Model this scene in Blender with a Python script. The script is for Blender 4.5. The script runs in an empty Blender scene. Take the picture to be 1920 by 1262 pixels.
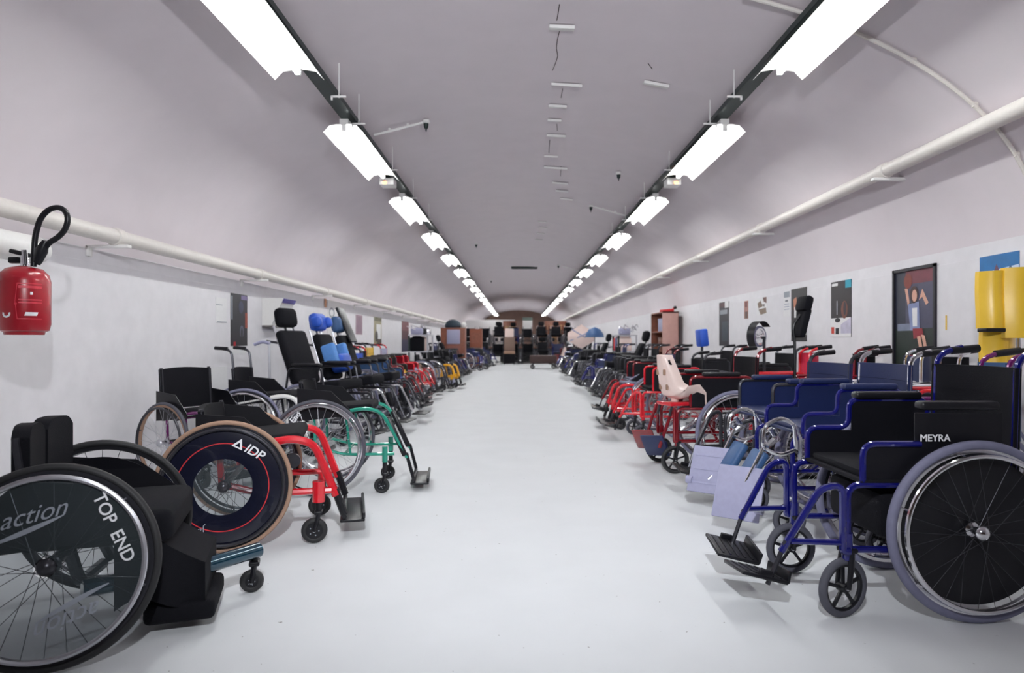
import bpy, bmesh, math, random
from mathutils import Vector, Matrix
rnd = random.Random(7)
PI = math.pi
R = math.radians
SC = bpy.context.scene
COL = SC.collection

# ---------------------------------------------------------------- camera, world, exposure
F = 1240.0; CX = 971.0; CY = 640.0; H = 0.98       # focal length and vanishing point in px, camera height
cam = bpy.data.cameras.new('camera'); cam_o = bpy.data.objects.new('camera', cam); COL.objects.link(cam_o)
cam_o.location = (0, 0, H); cam_o.rotation_euler = (R(90), 0, 0)
cam.sensor_width = 36; cam.lens = F / 1920 * 36
cam.shift_x = -(CX - 960) / 1920; cam.shift_y = (CY - 631) / 1920
cam.clip_start = 0.02; cam.clip_end = 200
cam.dof.use_dof = True; cam.dof.focus_distance = 3.0; cam.dof.aperture_fstop = 2.8
SC.camera = cam_o
w = bpy.data.worlds.new('world'); SC.world = w; w.use_nodes = True
w.node_tree.nodes['Background'].inputs[0].default_value = (0.5, 0.5, 0.55, 1)
w.node_tree.nodes['Background'].inputs[1].default_value = 0.02
SC.view_settings.view_transform = 'Standard'
try: SC.view_settings.look = 'None'
except Exception: pass
SC.view_settings.exposure = 0.28
SC.view_settings.gamma = 1.0
SC.view_settings.use_curve_mapping = False
TUBE_EMIT = 50.0
# the photographer's flash, held about a metre above the lens: it throws the hard shadows of lamps and footplates
fl = bpy.data.lights.new('flash', 'SPOT'); fl.energy = 400; fl.spot_size = R(98); fl.spot_blend = 1.0; fl.shadow_soft_size = 0.03; fl.color = (0.93, 0.96, 1.0)
fl_o = bpy.data.objects.new('flash', fl); COL.objects.link(fl_o); fl_o.location = (0.0, -0.05, 2.1); fl_o.rotation_euler = (R(80), 0, 0)

def P(px, py, D): return Vector(((px - CX) / F * D, D, H - (py - CY) / F * D))

# ---------------------------------------------------------------- materials
MATS = {}
def mat(name, col, rough=0.5, metal=0.0, bump=0.0, scale=40, var=0.06, coat=0.0, emit=None, spec=0.5):
    if name in MATS: return MATS[name]
    m = bpy.data.materials.new(name); m.use_nodes = True; nt = m.node_tree; N = nt.nodes; L = nt.links
    b = N['Principled BSDF']
    b.inputs['Roughness'].default_value = rough; b.inputs['Metallic'].default_value = metal
    b.inputs['Coat Weight'].default_value = coat; b.inputs['Specular IOR Level'].default_value = spec
    tc = N.new('ShaderNodeTexCoord'); nz = N.new('ShaderNodeTexNoise'); nz.inputs['Scale'].default_value = scale
    nz.inputs['Detail'].default_value = 4
    L.new(tc.outputs['Object'], nz.inputs['Vector'])
    rp = N.new('ShaderNodeValToRGB'); rp.color_ramp.elements[0].position = 0.3; rp.color_ramp.elements[1].position = 0.7
    c = list(col)[:3]
    rp.color_ramp.elements[0].color = (*[max(0, x * (1 - var)) for x in c], 1)
    rp.color_ramp.elements[1].color = (*[min(1, x * (1 + var)) for x in c], 1)
    L.new(nz.outputs['Fac'], rp.inputs['Fac']); L.new(rp.outputs['Color'], b.inputs['Base Color'])
    if bump:
        bp = N.new('ShaderNodeBump'); bp.inputs['Strength'].default_value = bump; bp.inputs['Distance'].default_value = 0.01
        L.new(nz.outputs['Fac'], bp.inputs['Height']); L.new(bp.outputs['Normal'], b.inputs['Normal'])
    if emit:
        b.inputs['Emission Color'].default_value = (*emit[:3], 1); b.inputs['Emission Strength'].default_value = emit[3]
    MATS[name] = m; return m
def S(r, g, b):                                     # sRGB 0..255 to linear
    return tuple(((v / 255) / 12.92 if v / 255 <= 0.04045 else ((v / 255 + 0.055) / 1.055) ** 2.4) for v in (r, g, b))

M_WALL = mat('wall_paint', (0.80, 0.78, 0.81), 0.75, bump=0.12, scale=9, var=0.03)
M_CEIL = mat('vault_paint', (0.73, 0.665, 0.70), 0.8, bump=0.05, scale=4, var=0.02)
M_PIPE = mat('pipe_paint', (0.72, 0.68, 0.64), 0.4, var=0.03)
M_WHITE = mat('white_enamel', (0.85, 0.84, 0.82), 0.35, var=0.02)
M_TUBE = mat('lamp_tube', (1, 1, 1), 0.3, emit=(0.97, 1.0, 0.99, TUBE_EMIT))
M_ORANGE = mat('orange_indicator', (0.9, 0.4, 0.1), 0.3, emit=(1, 0.35, 0.08, 6))
M_TRAY = mat('dark_green_steel', S(38, 52, 50), 0.45, 0.3)
M_BLACK = mat('black_fabric', (0.005, 0.005, 0.008), 0.85, bump=0.2, scale=300, spec=0.2)
M_BLACKP = mat('black_plastic', (0.007, 0.007, 0.010), 0.35, spec=0.35)
M_TYRE_B = mat('black_rubber', (0.016, 0.016, 0.018), 0.6)
M_TYRE_G = mat('grey_rubber', S(118, 118, 142), 0.7)
M_TYRE_DG = mat('dark_grey_rubber', S(78, 78, 88), 0.7)
M_TAN = mat('tan_rubber', S(160, 128, 108), 0.7)
M_CHROME = mat('chrome', (0.85, 0.85, 0.88), 0.12, 1.0, var=0.01)
M_ALU = mat('aluminium', (0.6, 0.6, 0.64), 0.35, 1.0, var=0.03)
M_DARKM = mat('dark_metal', (0.05, 0.05, 0.06), 0.3, 0.6)
M_BLUE = mat('royal_blue_lacquer', S(18, 22, 108), 0.13, 0.2, coat=1.0)
M_NAVY = mat('navy_vinyl', S(18, 32, 76), 0.45, bump=0.1, scale=200)
M_RED = mat('red_lacquer', S(205, 22, 38), 0.2, 0.0, coat=0.8)
M_DRED = mat('dark_red_lacquer', S(125, 14, 28), 0.2, 0.1, coat=0.8)
M_GREEN = mat('sea_green_lacquer', S(40, 150, 128), 0.25, 0.2, coat=0.6)
M_TEAL = mat('dark_teal_lacquer', S(8, 58, 78), 0.15, 0.4, coat=1.0)
M_YELLOW = mat('yellow_lacquer', S(235, 170, 20), 0.3, coat=0.5)
M_YPAD = mat('yellow_vinyl', S(240, 196, 60), 0.28, coat=0.4, var=0.03, scale=5)
M_PURPLE = mat('purple_lacquer', S(110, 25, 100), 0.2, 0.2, coat=0.8)
M_CREAM = mat('cream_plastic', S(238, 214, 206), 0.3, coat=0.3, var=0.02)
M_GREYPL = mat('pale_grey_plastic', S(158, 158, 186), 0.5, var=0.04)
M_BLUEPAD = mat('bright_blue_vinyl', S(30, 80, 185), 0.45, bump=0.1, scale=100)
M_LBLUE = mat('light_blue_vinyl', S(90, 145, 215), 0.45)
M_SLATE = mat('slate_blue_vinyl', S(50, 85, 130), 0.5)
M_EXT = mat('extinguisher_red', S(160, 16, 34), 0.3, coat=0.4, var=0.03)
M_PRINT = mat('white_print', (0.85, 0.85, 0.88), 0.5)
M_GPRINT = mat('grey_print', S(150, 155, 165), 0.5)
M_REDP = mat('red_print', S(190, 30, 40), 0.5)
M_WOOD = mat('brown_wood', S(120, 68, 50), 0.5, scale=12, var=0.2)
M_PINKW = mat('pinkish_board', S(190, 148, 140), 0.5, scale=12, var=0.05)
M_CARD = mat('cardboard', S(178, 140, 105), 0.8)
M_SKIN = mat('print_skin', S(215, 165, 145), 0.5)
M_PAPER = mat('paper', (0.82, 0.81, 0.82), 0.7, var=0.02)
M_MAG = mat('magenta_fabric', S(190, 20, 60), 0.6)

def glassy(name, tint, fac):
    m = bpy.data.materials.new(name); m.use_nodes = True; nt = m.node_tree; N = nt.nodes; L = nt.links
    b = N['Principled BSDF']; b.inputs['Base Color'].default_value = (*tint, 1); b.inputs['Roughness'].default_value = 0.08
    tr = N.new('ShaderNodeBsdfTransparent'); tr.inputs[0].default_value = (0.93, 0.95, 0.96, 1)
    mx = N.new('ShaderNodeMixShader'); mx.inputs[0].default_value = fac
    nz = N.new('ShaderNodeTexNoise'); nz.inputs['Scale'].default_value = 8
    mr = N.new('ShaderNodeMapRange'); mr.inputs[3].default_value = 0.05; mr.inputs[4].default_value = 0.14
    L.new(nz.outputs['Fac'], mr.inputs[0]); L.new(mr.outputs[0], b.inputs['Roughness'])
    L.new(tr.outputs[0], mx.inputs[1]); L.new(b.outputs[0], mx.inputs[2]); L.new(mx.outputs[0], N['Material Output'].inputs[0])
    MATS[name] = m; return m
M_CLEAR = glassy('clear_plastic', (0.10, 0.12, 0.13), 0.22)

def floor_mat():
    m = mat('epoxy_floor', (0.76, 0.78, 0.80), 0.6, bump=0.02, scale=3, var=0.02, coat=0.0, spec=0.25)
    nt = m.node_tree; N = nt.nodes; L = nt.links; b = N['Principled BSDF']
    tc = N.new('ShaderNodeTexCoord')
    n2 = N.new('ShaderNodeTexNoise'); n2.inputs['Scale'].default_value = 1.3; n2.inputs['Detail'].default_value = 8
    L.new(tc.outputs['Object'], n2.inputs['Vector'])
    mr = N.new('ShaderNodeMapRange'); mr.inputs[3].default_value = 0.5; mr.inputs[4].default_value = 0.7
    L.new(n2.outputs['Fac'], mr.inputs[0]); L.new(mr.outputs[0], b.inputs['Roughness'])
    # small dark scuffs and specks
    v = N.new('ShaderNodeTexNoise'); v.inputs['Scale'].default_value = 38; v.inputs['Detail'].default_value = 3
    L.new(tc.outputs['Object'], v.inputs['Vector'])
    cr = N.new('ShaderNodeValToRGB'); cr.color_ramp.elements[0].position = 0.235; cr.color_ramp.elements[1].position = 0.27
    cr.color_ramp.elements[0].color = (0.4, 0.38, 0.36, 1); cr.color_ramp.elements[1].color = (1, 1, 1, 1)
    L.new(v.outputs['Fac'], cr.inputs['Fac'])
    mx = N.new('ShaderNodeMix'); mx.data_type = 'RGBA'; mx.blend_type = 'MULTIPLY'; mx.inputs[0].default_value = 1
    src = b.inputs['Base Color'].links[0].from_socket
    L.new(src, mx.inputs[6]); L.new(cr.outputs['Color'], mx.inputs[7]); L.new(mx.outputs[2], b.inputs['Base Color'])
    return m
M_FLOOR = floor_mat()

# ---------------------------------------------------------------- mesh builder
def fillet(pts, r=0.03, n=4):
    pts = [Vector(p) for p in pts]; out = [pts[0]]
    for i in range(1, len(pts) - 1):
        a, b, c = pts[i - 1], pts[i], pts[i + 1]
        d1 = (a - b); d2 = (c - b); k = min(r, d1.length * 0.49, d2.length * 0.49)
        p = b + d1.normalized() * k; q = b + d2.normalized() * k
        for j in range(n + 1):
            t = j / n; out.append(p * (1 - t) ** 2 + b * 2 * t * (1 - t) + q * t * t)
    out.append(pts[-1]); return out

class MB:
    def __init__(s): s.v = []; s.f = []; s.m = []; s.mats = []
    def mi(s, m):
        if m not in s.mats: s.mats.append(m)
        return s.mats.index(m)
    def add(s, vs, fs, m):
        o = len(s.v); k = s.mi(m); s.v += [tuple(v) for v in vs]
        for f in fs: s.f.append(tuple(i + o for i in f)); s.m.append(k)
    def tube(s, pts, r, m, n=8, closed=False, bend=None):
        pts = fillet(pts, bend) if bend else [Vector(p) for p in pts]
        N = len(pts); vs = []; up = None
        for i, p in enumerate(pts):
            if closed: t = pts[(i + 1) % N] - pts[i - 1]
            else: t = pts[min(i + 1, N - 1)] - pts[max(i - 1, 0)]
            if t.length < 1e-9: t = Vector((0, 0, 1))
            t.normalize()
            if up is None:
                up = Vector((0, 0, 1)) if abs(t.z) < 0.9 else Vector((1, 0, 0))
            up = (up - t * up.dot(t))
            if up.length < 1e-6: up = t.orthogonal()
            up.normalize(); sd = t.cross(up)
            rr = r[i] if isinstance(r, (list, tuple)) else r
            for k in range(n):
                a = 2 * PI * k / n; vs.append(p + (up * math.cos(a) + sd * math.sin(a)) * rr)
        fs = []
        for i in range(N if closed else N - 1):
            j = (i + 1) % N
            for k in range(n):
                l = (k + 1) % n; fs.append((i * n + k, j * n + k, j * n + l, i * n + l))
        if not closed: fs.append(tuple(range(n - 1, -1, -1))[::-1]); fs.append(tuple((N - 1) * n + k for k in range(n))[::-1])
        s.add(vs, fs, m); return s
    def lathe(s, prof, m, seg=32, axis='y', c=(0, 0, 0), loop=False):
        vs = []; n = len(prof); c = Vector(c)
        for i in range(seg):
            a = 2 * PI * i / seg; ca, sa = math.cos(a), math.sin(a)
            for (q, h) in prof:
                if axis == 'y': v = Vector((q * ca, h, q * sa))
                elif axis == 'z': v = Vector((q * ca, q * sa, h))
                else: v = Vector((h, q * ca, q * sa))
                vs.append(v + c)
        fs = []
        for i in range(seg):
            j = (i + 1) % seg
            for k in range(n if loop else n - 1):
                l = (k + 1) % n; fs.append((i * n + k, j * n + k, j * n + l, i * n + l))
        s.add(vs, fs, m); return s
    def torus(s, R_, r, m, seg=48, n=8, c=(0, 0, 0), flat=1.0):
        return s.lathe([(R_ + r * math.cos(2 * PI * k / n), flat * r * math.sin(2 * PI * k / n)) for k in range(n)], m, seg, 'y', c, loop=True)
    def cyl(s, a, b, r, m, n=16): return s.tube([a, b], r, m, n)
    def box(s, c, sz, m, rot=None, bev=0.0, seg=2):
        bm = bmesh.new(); bmesh.ops.create_cube(bm, size=1)
        for v in bm.verts: v.co = Vector((v.co.x * sz[0], v.co.y * sz[1], v.co.z * sz[2]))
        if bev: bmesh.ops.bevel(bm, geom=bm.edges[:], offset=min(bev, min(sz) * 0.49), segments=seg, affect='EDGES', profile=0.5)
        M = Matrix.Translation(Vector(c))
        if rot is not None: M = M @ (rot if isinstance(rot, Matrix) else Matrix.Rotation(rot, 4, 'Y'))
        bm.transform(M); bm.verts.index_update()
        s.add([v.co.copy() for v in bm.verts], [[v.index for v in f.verts] for f in bm.faces], m); bm.free(); return s
    def prism(s, poly, thick, m, M=None):           # poly in xz, extruded along y, +-thick/2
        n = len(poly); vs = [Vector((x, -thick / 2, z)) for x, z in poly] + [Vector((x, thick / 2, z)) for x, z in poly]
        if M is not None: vs = [M @ v for v in vs]
        fs = [tuple(range(n)), tuple(range(2 * n - 1, n - 1, -1))] + [(i, i + n, (i + 1) % n + n, (i + 1) % n) for i in range(n)]
        s.add(vs, fs, m); return s
    def grid(s, fn, nu, nv, m, thick=None):
        vs = [Vector(fn(i / nu, j / nv)) for i in range(nu + 1) for j in range(nv + 1)]
        q = lambda i, j: i * (nv + 1) + j
        fs = [(q(i, j), q(i + 1, j), q(i + 1, j + 1), q(i, j + 1)) for i in range(nu) for j in range(nv)]
        if thick:
            t = Vector(thick); n = len(vs); vs = vs + [v + t for v in vs]
            fs = fs + [tuple(i + n for i in f[::-1]) for f in fs]
            for i in range(nu): fs.append((q(i, 0), q(i, 0) + n, q(i + 1, 0) + n, q(i + 1, 0))); fs.append((q(i, nv), q(i + 1, nv), q(i + 1, nv) + n, q(i, nv) + n))
            for j in range(nv): fs.append((q(0, j), q(0, j + 1), q(0, j + 1) + n, q(0, j) + n)); fs.append((q(nu, j), q(nu, j) + n, q(nu, j + 1) + n, q(nu, j + 1)))
        s.add(vs, fs, m); return s
    def mesh(s, name, smooth=True):
        me = bpy.data.meshes.new(name); me.from_pydata(s.v, [], s.f)
        for m in s.mats: me.materials.append(m)
        me.polygons.foreach_set('material_index', s.m)
        bm = bmesh.new(); bm.from_mesh(me); bmesh.ops.recalc_face_normals(bm, faces=bm.faces[:]); bm.to_mesh(me); bm.free()
        if smooth:
            me.polygons.foreach_set('use_smooth', [True] * len(me.polygons)); me.set_sharp_from_angle(angle=R(38))
        me.update(); return me
    def build(s, name, parent=None, loc=None, rot=None, smooth=True, label=None):
        return place(name, s.mesh(name, smooth), parent, loc, rot, label)

def place(name, me, parent=None, loc=None, rot=None, label=None):
    o = bpy.data.objects.new(name, me); COL.objects.link(o)
    if parent: o.parent = parent
    if loc: o.location = loc
    if rot: o.rotation_euler = rot
    if label: o['label'] = label
    return o
def tag(o, label, cat, group=None, kind=None):
    if label: o['label'] = label
    if cat: o['category'] = cat
    if group: o['group'] = group
    if kind: o['kind'] = kind
    return o
def empty(name, loc=(0, 0, 0), rz=0.0):
    o = bpy.data.objects.new(name, None); COL.objects.link(o); o.empty_display_size = 0.1
    o.location = loc; o.rotation_euler = (0, 0, rz); return o
def struct(o): o['kind'] = 'structure'; return o
def copy_tree(o, parent=None):
    c = o.copy(); COL.objects.link(c); c.parent = parent
    for ch in list(o.children): copy_tree(ch, c)
    return c
def text_mesh(txt, size, m, shear=0.0, M=None, ext=0.0004, bold=0.0):
    cu = bpy.data.curves.new('lettering', 'FONT'); cu.body = txt; cu.size = size; cu.shear = shear; cu.extrude = ext
    cu.align_x = 'CENTER'; cu.align_y = 'CENTER'; cu.offset = bold
    o = bpy.data.objects.new('lettering', cu); COL.objects.link(o)
    dg = bpy.context.evaluated_depsgraph_get(); me = bpy.data.meshes.new_from_object(o.evaluated_get(dg))
    bpy.data.objects.remove(o); bpy.data.curves.remove(cu)
    me.materials.clear(); me.materials.append(m)
    if M is not None: me.transform(M)
    return me

# ---------------------------------------------------------------- the tunnel
TCX = 0.05; TA = 2.9; TB = 1.48; TZ = 1.60; Y0 = -4.0; Y1 = 45.0
XL = TCX - TA; XR = TCX + TA
def vault_z(x): return TZ + TB * math.sqrt(max(0, 1 - ((x - TCX) / TA) ** 2))
b = MB(); b.box(((XL + XR) / 2, (Y0 + Y1) / 2, -0.05), (XR - XL + 0.4, Y1 - Y0 + 0.4, 0.1), M_FLOOR)
struct(b.build('floor', smooth=False))
def vault(u, v):
    a = PI * (1 - v); return (TCX + TA * math.cos(a), Y0 + (Y1 - Y0) * u, TZ + TB * math.sin(a))
b = MB(); b.grid(vault, 24, 64, M_CEIL, thick=(0, 0, 0.12)); struct(b.build('ceiling'))
for nm, x, s in (('wall_left', XL, -1), ('wall_right', XR, 1)):
    b = MB()
    b.box((x + s * 0.1, (Y0 + Y1) / 2, 0.80), (0.2, Y1 - Y0, 1.60), M_WALL)
    struct(b.build(nm, smooth=False))
    b = MB(); b.box((x - s * 0.004, (Y0 + Y1) / 2, 0.755), (0.008, Y1 - Y0, 1.51), M_WALL, bev=0.002)
    struct(b.build('trim_1' if s < 0 else 'trim_2', smooth=False))
M_END = mat('end_wall_paint', S(120, 95, 85), 0.8, var=0.15, scale=2)
for nm, y in (('wall_front', Y1), ('wall_back', Y0)):
    b = MB(); poly = [(XL - 0.1, 0), (XR + 0.1, 0), (XR + 0.1, TZ)] + [(TCX + (TA + 0.1) * math.cos(PI * k / 24), TZ + (TB + 0.1) * math.sin(PI * k / 24)) for k in range(1, 24)] + [(XL - 0.1, TZ)]
    b.prism(poly, 0.2, M_END, Matrix.Translation((0, y + (0.1 if y > 0 else -0.1), 0))); struct(b.build(nm, smooth=False))

# ---------------------------------------------------------------- lamps
LZ = H + 1.64; LXL = -1.37; LXR = 1.63; LLEN = 1.58; PITCH = 2.61
def make_lamp():
    t = empty('ceiling_lamp')
    b = MB(); n = 18                                 # reflector hood: a folded sheet open below
    prof = [(-0.155, 0.0), (-0.105, 0.052), (-0.045, 0.062), (0.045, 0.062), (0.105, 0.052), (0.155, 0.0)]
    for (x0, z0), (x1, z1) in zip(prof, prof[1:]):
        d = Vector((x1 - x0, 0, z1 - z0)); nn = Vector((-d.z, 0, d.x)).normalized() * 0.0015
        vs = []
        for y in (-LLEN / 2, LLEN / 2):
            for p in (Vector((x0, y, z0)), Vector((x1, y, z1))): vs += [p + nn, p - nn]
        b.add(vs, [(0, 2, 6, 4), (1, 5, 7, 3), (0, 1, 3, 2), (4, 6, 7, 5), (0, 4, 5, 1), (2, 3, 7, 6)], M_WHITE)
    b.build('reflector', t, smooth=False)
    b = MB(); b.box((0, 0, 0.088), (0.07, LLEN * 0.97, 0.05), M_WHITE, bev=0.004); b.build('ballast_housing', t)
    b = MB(); b.cyl((0, -LLEN / 2 + 0.04, 0.036), (0, LLEN / 2 - 0.04, 0.036), 0.019, M_TUBE, 12); b.build('lamp_tube', t)
    for s in (-1, 1):
        b = MB(); b.box((0, s * (LLEN / 2 - 0.03), 0.042), (0.035, 0.02, 0.05), M_WHITE, bev=0.003); b.build('tube_holder', t)
    return t
lamp0 = make_lamp(); first = True
lamp_rows = (('left', LXL), ('right', LXR))
for side, lx in lamp_rows:
    for i in range(0, 16):
        y = 2.57 + PITCH * i + LLEN / 2
        o = lamp0 if first else copy_tree(lamp0); first = False
        o.location = (lx, y, LZ)
        near = {0: 'nearest, cut by the top edge', 1: 'second along, before the orange-lit box',
                2: 'third along, just past the orange-lit box', 3: 'fourth along from the camera', 4: 'fifth along from the camera', 5: 'sixth along from the camera'}.get(i)
        tag(o, ('white fluorescent lamp of the %s ceiling row, %s' % (side, near)) if near else 'white fluorescent lamp shrinking into the distance in the %s ceiling row' % side,
            'lamp', 'fluorescent lamps in the %s row' % side)
    # dark cable tray above the lamps
    t = empty('cable_tray', (lx + (0.03 if lx < 0 else -0.03), 0, LZ + 0.113))
    b = MB(); b.box((0, 23.2, 0.004), (0.105, 42.4, 0.004), M_TRAY)
    for s in (-1, 1): b.box((s * 0.052, 23.2, 0.02), (0.004, 42.4, 0.036), M_TRAY)
    b.build('channel', t, smooth=False)
    b = MB()
    for k in range(3): b.cyl((-0.03 + 0.03 * k, 2.1, 0.016), (-0.03 + 0.03 * k, 44.3, 0.016), 0.009, M_BLACKP, 6)
    b.build('cables', t)
    tag(t, 'dark green metal cable tray running above the %s row of lamps' % side, 'cable tray')
    # white hanger rods
    for y in (3.0, 4.62, 5.2, 6.6, 7.9, 9.3, 10.6):
        s = 1 if lx < 0 else -1
        x = lx + s * 0.12; b = MB(); zt = vault_z(x)
        b.cyl((0, 0, 0), (0, 0, zt - LZ - 0.055), 0.004, M_WHITE, 6); b.box((0, 0, 0.01), (0.10, 0.012, 0.012), M_WHITE)
        b.box((-s * 0.05, 0, 0.0), (0.012, 0.012, 0.03), M_WHITE)
        tag(b.build('hanger_rod', loc=(x, y, LZ + 0.06)), 'thin white hanger rod holding the %s lamp row to the vault' % side, 'hanger rod', 'hanger rods of the %s lamp row' % side)
    # emergency light box
    t = empty('emergency_light', (lx, 6.98, LZ + 0.03))
    b = MB(); b.box((0, 0, 0), (0.15, 0.17, 0.075), M_WHITE, bev=0.008); b.build('housing', t)
    b = MB(); b.box(((-0.02 if lx < 0 else 0.02), -0.087, -0.015), (0.04, 0.008, 0.025), M_ORANGE, bev=0.003); b.build('indicator_lamp', t, label='small glowing orange lamp')
    b = MB(); b.box((0, 0, 0.065), (0.06, 0.06, 0.055), M_TRAY); b.build('mount', t)
    tag(t, 'small white box with an orange light at the far end of the second %s lamp' % side, 'emergency light')

# ---------------------------------------------------------------- pipes on the walls
def wall_pipe(side, x, z, y0s, r, wallx):
    s = -1 if side == 'left' else 1
    t = empty('wall_pipe', (x, 0, z))
    b = MB(); b.cyl((0, Y0 + 0.02, 0), (0, Y1 - 0.02, 0), r, M_PIPE, 16); b.build('pipe', t)
    for k, y in enumerate(y0s):
        b = MB(); b.lathe([(r + 0.001, -0.04), (r + 0.008, -0.036), (r + 0.008, 0.036), (r + 0.001, 0.04)], M_PIPE, 20, 'y', (0, y, 0)); b.build('collar', t)
    for k, y in enumerate(y0s):
        L_ = abs(wallx - x) + 0.03
        b = MB(); zz = -r - 0.012
        b.box((s * (L_ / 2 - 0.06), y, zz), (L_ + 0.06, 0.045, 0.02), M_WHITE, bev=0.003)
        b.box((s * (L_ - 0.04), y, zz - 0.03), (0.02, 0.045, 0.07), M_WHITE, bev=0.003)
        b.build('bracket', t)
    tag(t, 'thick cream painted pipe on white brackets along the %s wall' % side, 'pipe')
    return t
wall_pipe('left', -2.66, H + 0.69, [-3.2, -0.8, 1.7, 4.38 + 0.0, 6.8, 9.15, 11.5] + [13.9 + 2.4 * k for k in range(13)], 0.05, XL)
wall_pipe('right', 2.62, H + 1.215, [-3.0, -0.6, 2.2, 4.72, 7.12, 9.55, 12.0] + [14.4 + 2.4 * k for k in range(13)], 0.047, XR - 0.03)
# second short fat white pipe by the extinguisher
b = MB(); b.cyl((0, -4.0, 0), (0, 3.55, 0), 0.075, M_WHITE, 24)
b.lathe([(0.0, 3.63), (0.055, 3.615), (0.075, 3.56), (0.075, 3.5)], M_WHITE, 24, 'y')
tag(b.build('drain_pipe', loc=(-2.60, 0, 1.47)), 'short fat white pipe end behind the fire extinguisher hose', 'pipe')
# thin conduit following the vault on the right
cy = 2.5
pts = [(TCX + (TA - 0.022) * math.cos(a), 0, TZ + (TB - 0.022) * math.sin(a)) for a in [R(2 + 3 * k) for k in range(0, 22)]]
b = MB(); b.tube([(XR - 0.03, 0, 1.0)] + pts, 0.012, M_PIPE, 8)
for k in (1, 5, 9, 13, 17):
    b.box((pts[k][0] + 0.004, 0, pts[k][2] + 0.004), (0.03, 0.02, 0.03), M_PIPE, bev=0.004)
tag(b.build('conduit', loc=(0, 3.72, 0)), 'thin white conduit bending over the vault and down behind the right pipe', 'conduit')

# ---------------------------------------------------------------- ceiling details
def on_vault(px, py):
    D = 4.0
    for _ in range(30):
        x = (px - CX) / F * D; z = vault_z(x); D = F * (z - H) / (CY - py)
    return Vector(((px - CX) / F * D, D, vault_z((px - CX) / F * D)))
for k, (px, py, wpx, lab) in enumerate(((1054, 45, 48, 'white bar bracket on the vault crown, nearest the top edge'),
        (1063, 155, 58, 'widest white bar bracket in the line along the vault crown'), (1046, 195, 34, 'short white bar bracket third in the vault crown line'),
        (1040, 222, 26, 'small bright white bracket fourth in the vault crown line'), (1043, 251, 36, 'thin white bracket fifth in the vault crown line'),
        (1033, 290, 26, None), (1042, 312, 44, None), (1050, 341, 30, None), (1054, 356, 24, None), (1062, 371, 24, None),
        (1016, 414, 16, None), (1018, 425, 16, None), (1014, 436, 14, None), (1010, 448, 14, None), (1232, 153, 48, 'lone white bracket on the vault right of the crown line'))):
    p = on_vault(px, py); wd = wpx / F * p.y
    b = MB(); b.box((0, 0, -0.014), (wd, 0.012, 0.022), M_WHITE, bev=0.002); b.box((0, 0.035, -0.006), (wd, 0.07, 0.006), M_CEIL if k % 2 else M_WHITE, bev=0.002)
    ang = math.atan2(p.z - vault_z(p.x + 0.01), 0.01)
    tag(b.build('ceiling_bracket', loc=(p.x, p.y, p.z - 0.004), rot=(0, ang, 0)), lab or 'small pale bracket in the distant part of the vault crown line', 'bracket', 'brackets on the vault crown')
# cracks running between brackets (own thin ridge of dark filler)
M_CRACK = mat('dark_crack', S(70, 55, 55), 0.9)
for ci, pl in enumerate((((1049, 8), (1046, 28), (1044, 38)), ((1049, 58), (1045, 75), (1043, 90), (1046, 105), (1041, 120), (1036, 132)), ((1055, 166), (1052, 183)), ((1044, 232), (1045, 245)), ((1031, 262), (1029, 286)), ((1215, 118), (1219, 124), (1223, 129)), ((1052, 312), (1051, 330)))):
    b = MB(); pp = [on_vault(*q) + Vector((0, 0, -0.001)) for q in pl]; c0 = pp[0].copy()
    b.tube([q - c0 for q in pp], 0.003, M_CRACK, 5)
    tag(b.build('ceiling_crack', loc=c0), ['dark crack in the vault paint above the first bracket', 'long dark crack between the first two crown brackets', 'faint crack below the widest crown bracket', 'short crack under the small bright crown bracket', 'faint crack before the sixth crown bracket', 'short slanting crack above the lone right bracket', 'faint crack below the seventh crown bracket'][ci], 'crack')
# ventilation slot
p = on_vault(983, 500)
t = empty('ceiling_vent', (p.x, p.y, p.z - 0.03)); b = MB(); b.box((0, 0, 0), (0.74, 0.14, 0.05), M_TRAY, bev=0.004); b.build('grille_frame', t)
b = MB()
for k in range(5): b.box((0, -0.05 + 0.025 * k, -0.028), (0.70, 0.006, 0.012), M_BLACKP)
b.build('louvre', t, smooth=False)
tag(t, 'dark rectangular vent slot high in the middle of the vault', 'vent')
# sprinkler / sensor arms
def sprinkler(px, py, lx, label, arm=True):
    p = on_vault(px, py); D = p.y; z = p.z - 0.06
    x = (px - CX) / F * D
    t = empty('sprinkler', (x, D, z))
    b = MB(); b.lathe([(0.0, 0.05), (0.03, 0.045), (0.034, 0.02), (0.02, 0.01), (0.0, 0.01)], M_WHITE, 16, 'z'); b.build('cap', t)
    b = MB(); b.lathe([(0.0, 0.012), (0.024, 0.01), (0.02, -0.02), (0.012, -0.035), (0.0, -0.036)], M_TRAY, 16, 'z')
    b.lathe([(0.0, -0.036), (0.008, -0.038), (0.005, -0.06), (0.0, -0.062)], M_DARKM, 12, 'z'); b.build('nozzle', t)
    if arm:
        b = MB(); dz = vault_z(lx) - 0.05 - z; b.tube([(0, 0, 0.03), ((lx - x), 0, dz)], 0.011, M_WHITE, 8)
        for k in (0.35, 0.7): b.box(((lx - x) * k, 0, 0.045 + (dz - 0.03) * k), (0.02, 0.02, 0.022), M_WHITE)
        b.build('supply_arm', t)
    tag(t, label, 'sprinkler'); return t
sprinkler(799, 222, LXL + 0.06, 'dark sprinkler head on a white arm inside the left lamp row')
sprinkler(1108, 382, LXR - 0.06, 'dark sprinkler head on a thin white arm inside the right lamp row')
sprinkler(893, 454, 0, 'small dark sprinkler on the vault right of the fourth left lamp', False)
sprinkler(1047, 495, LXR, 'small dark sprinkler just right of the vent slot')
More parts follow.
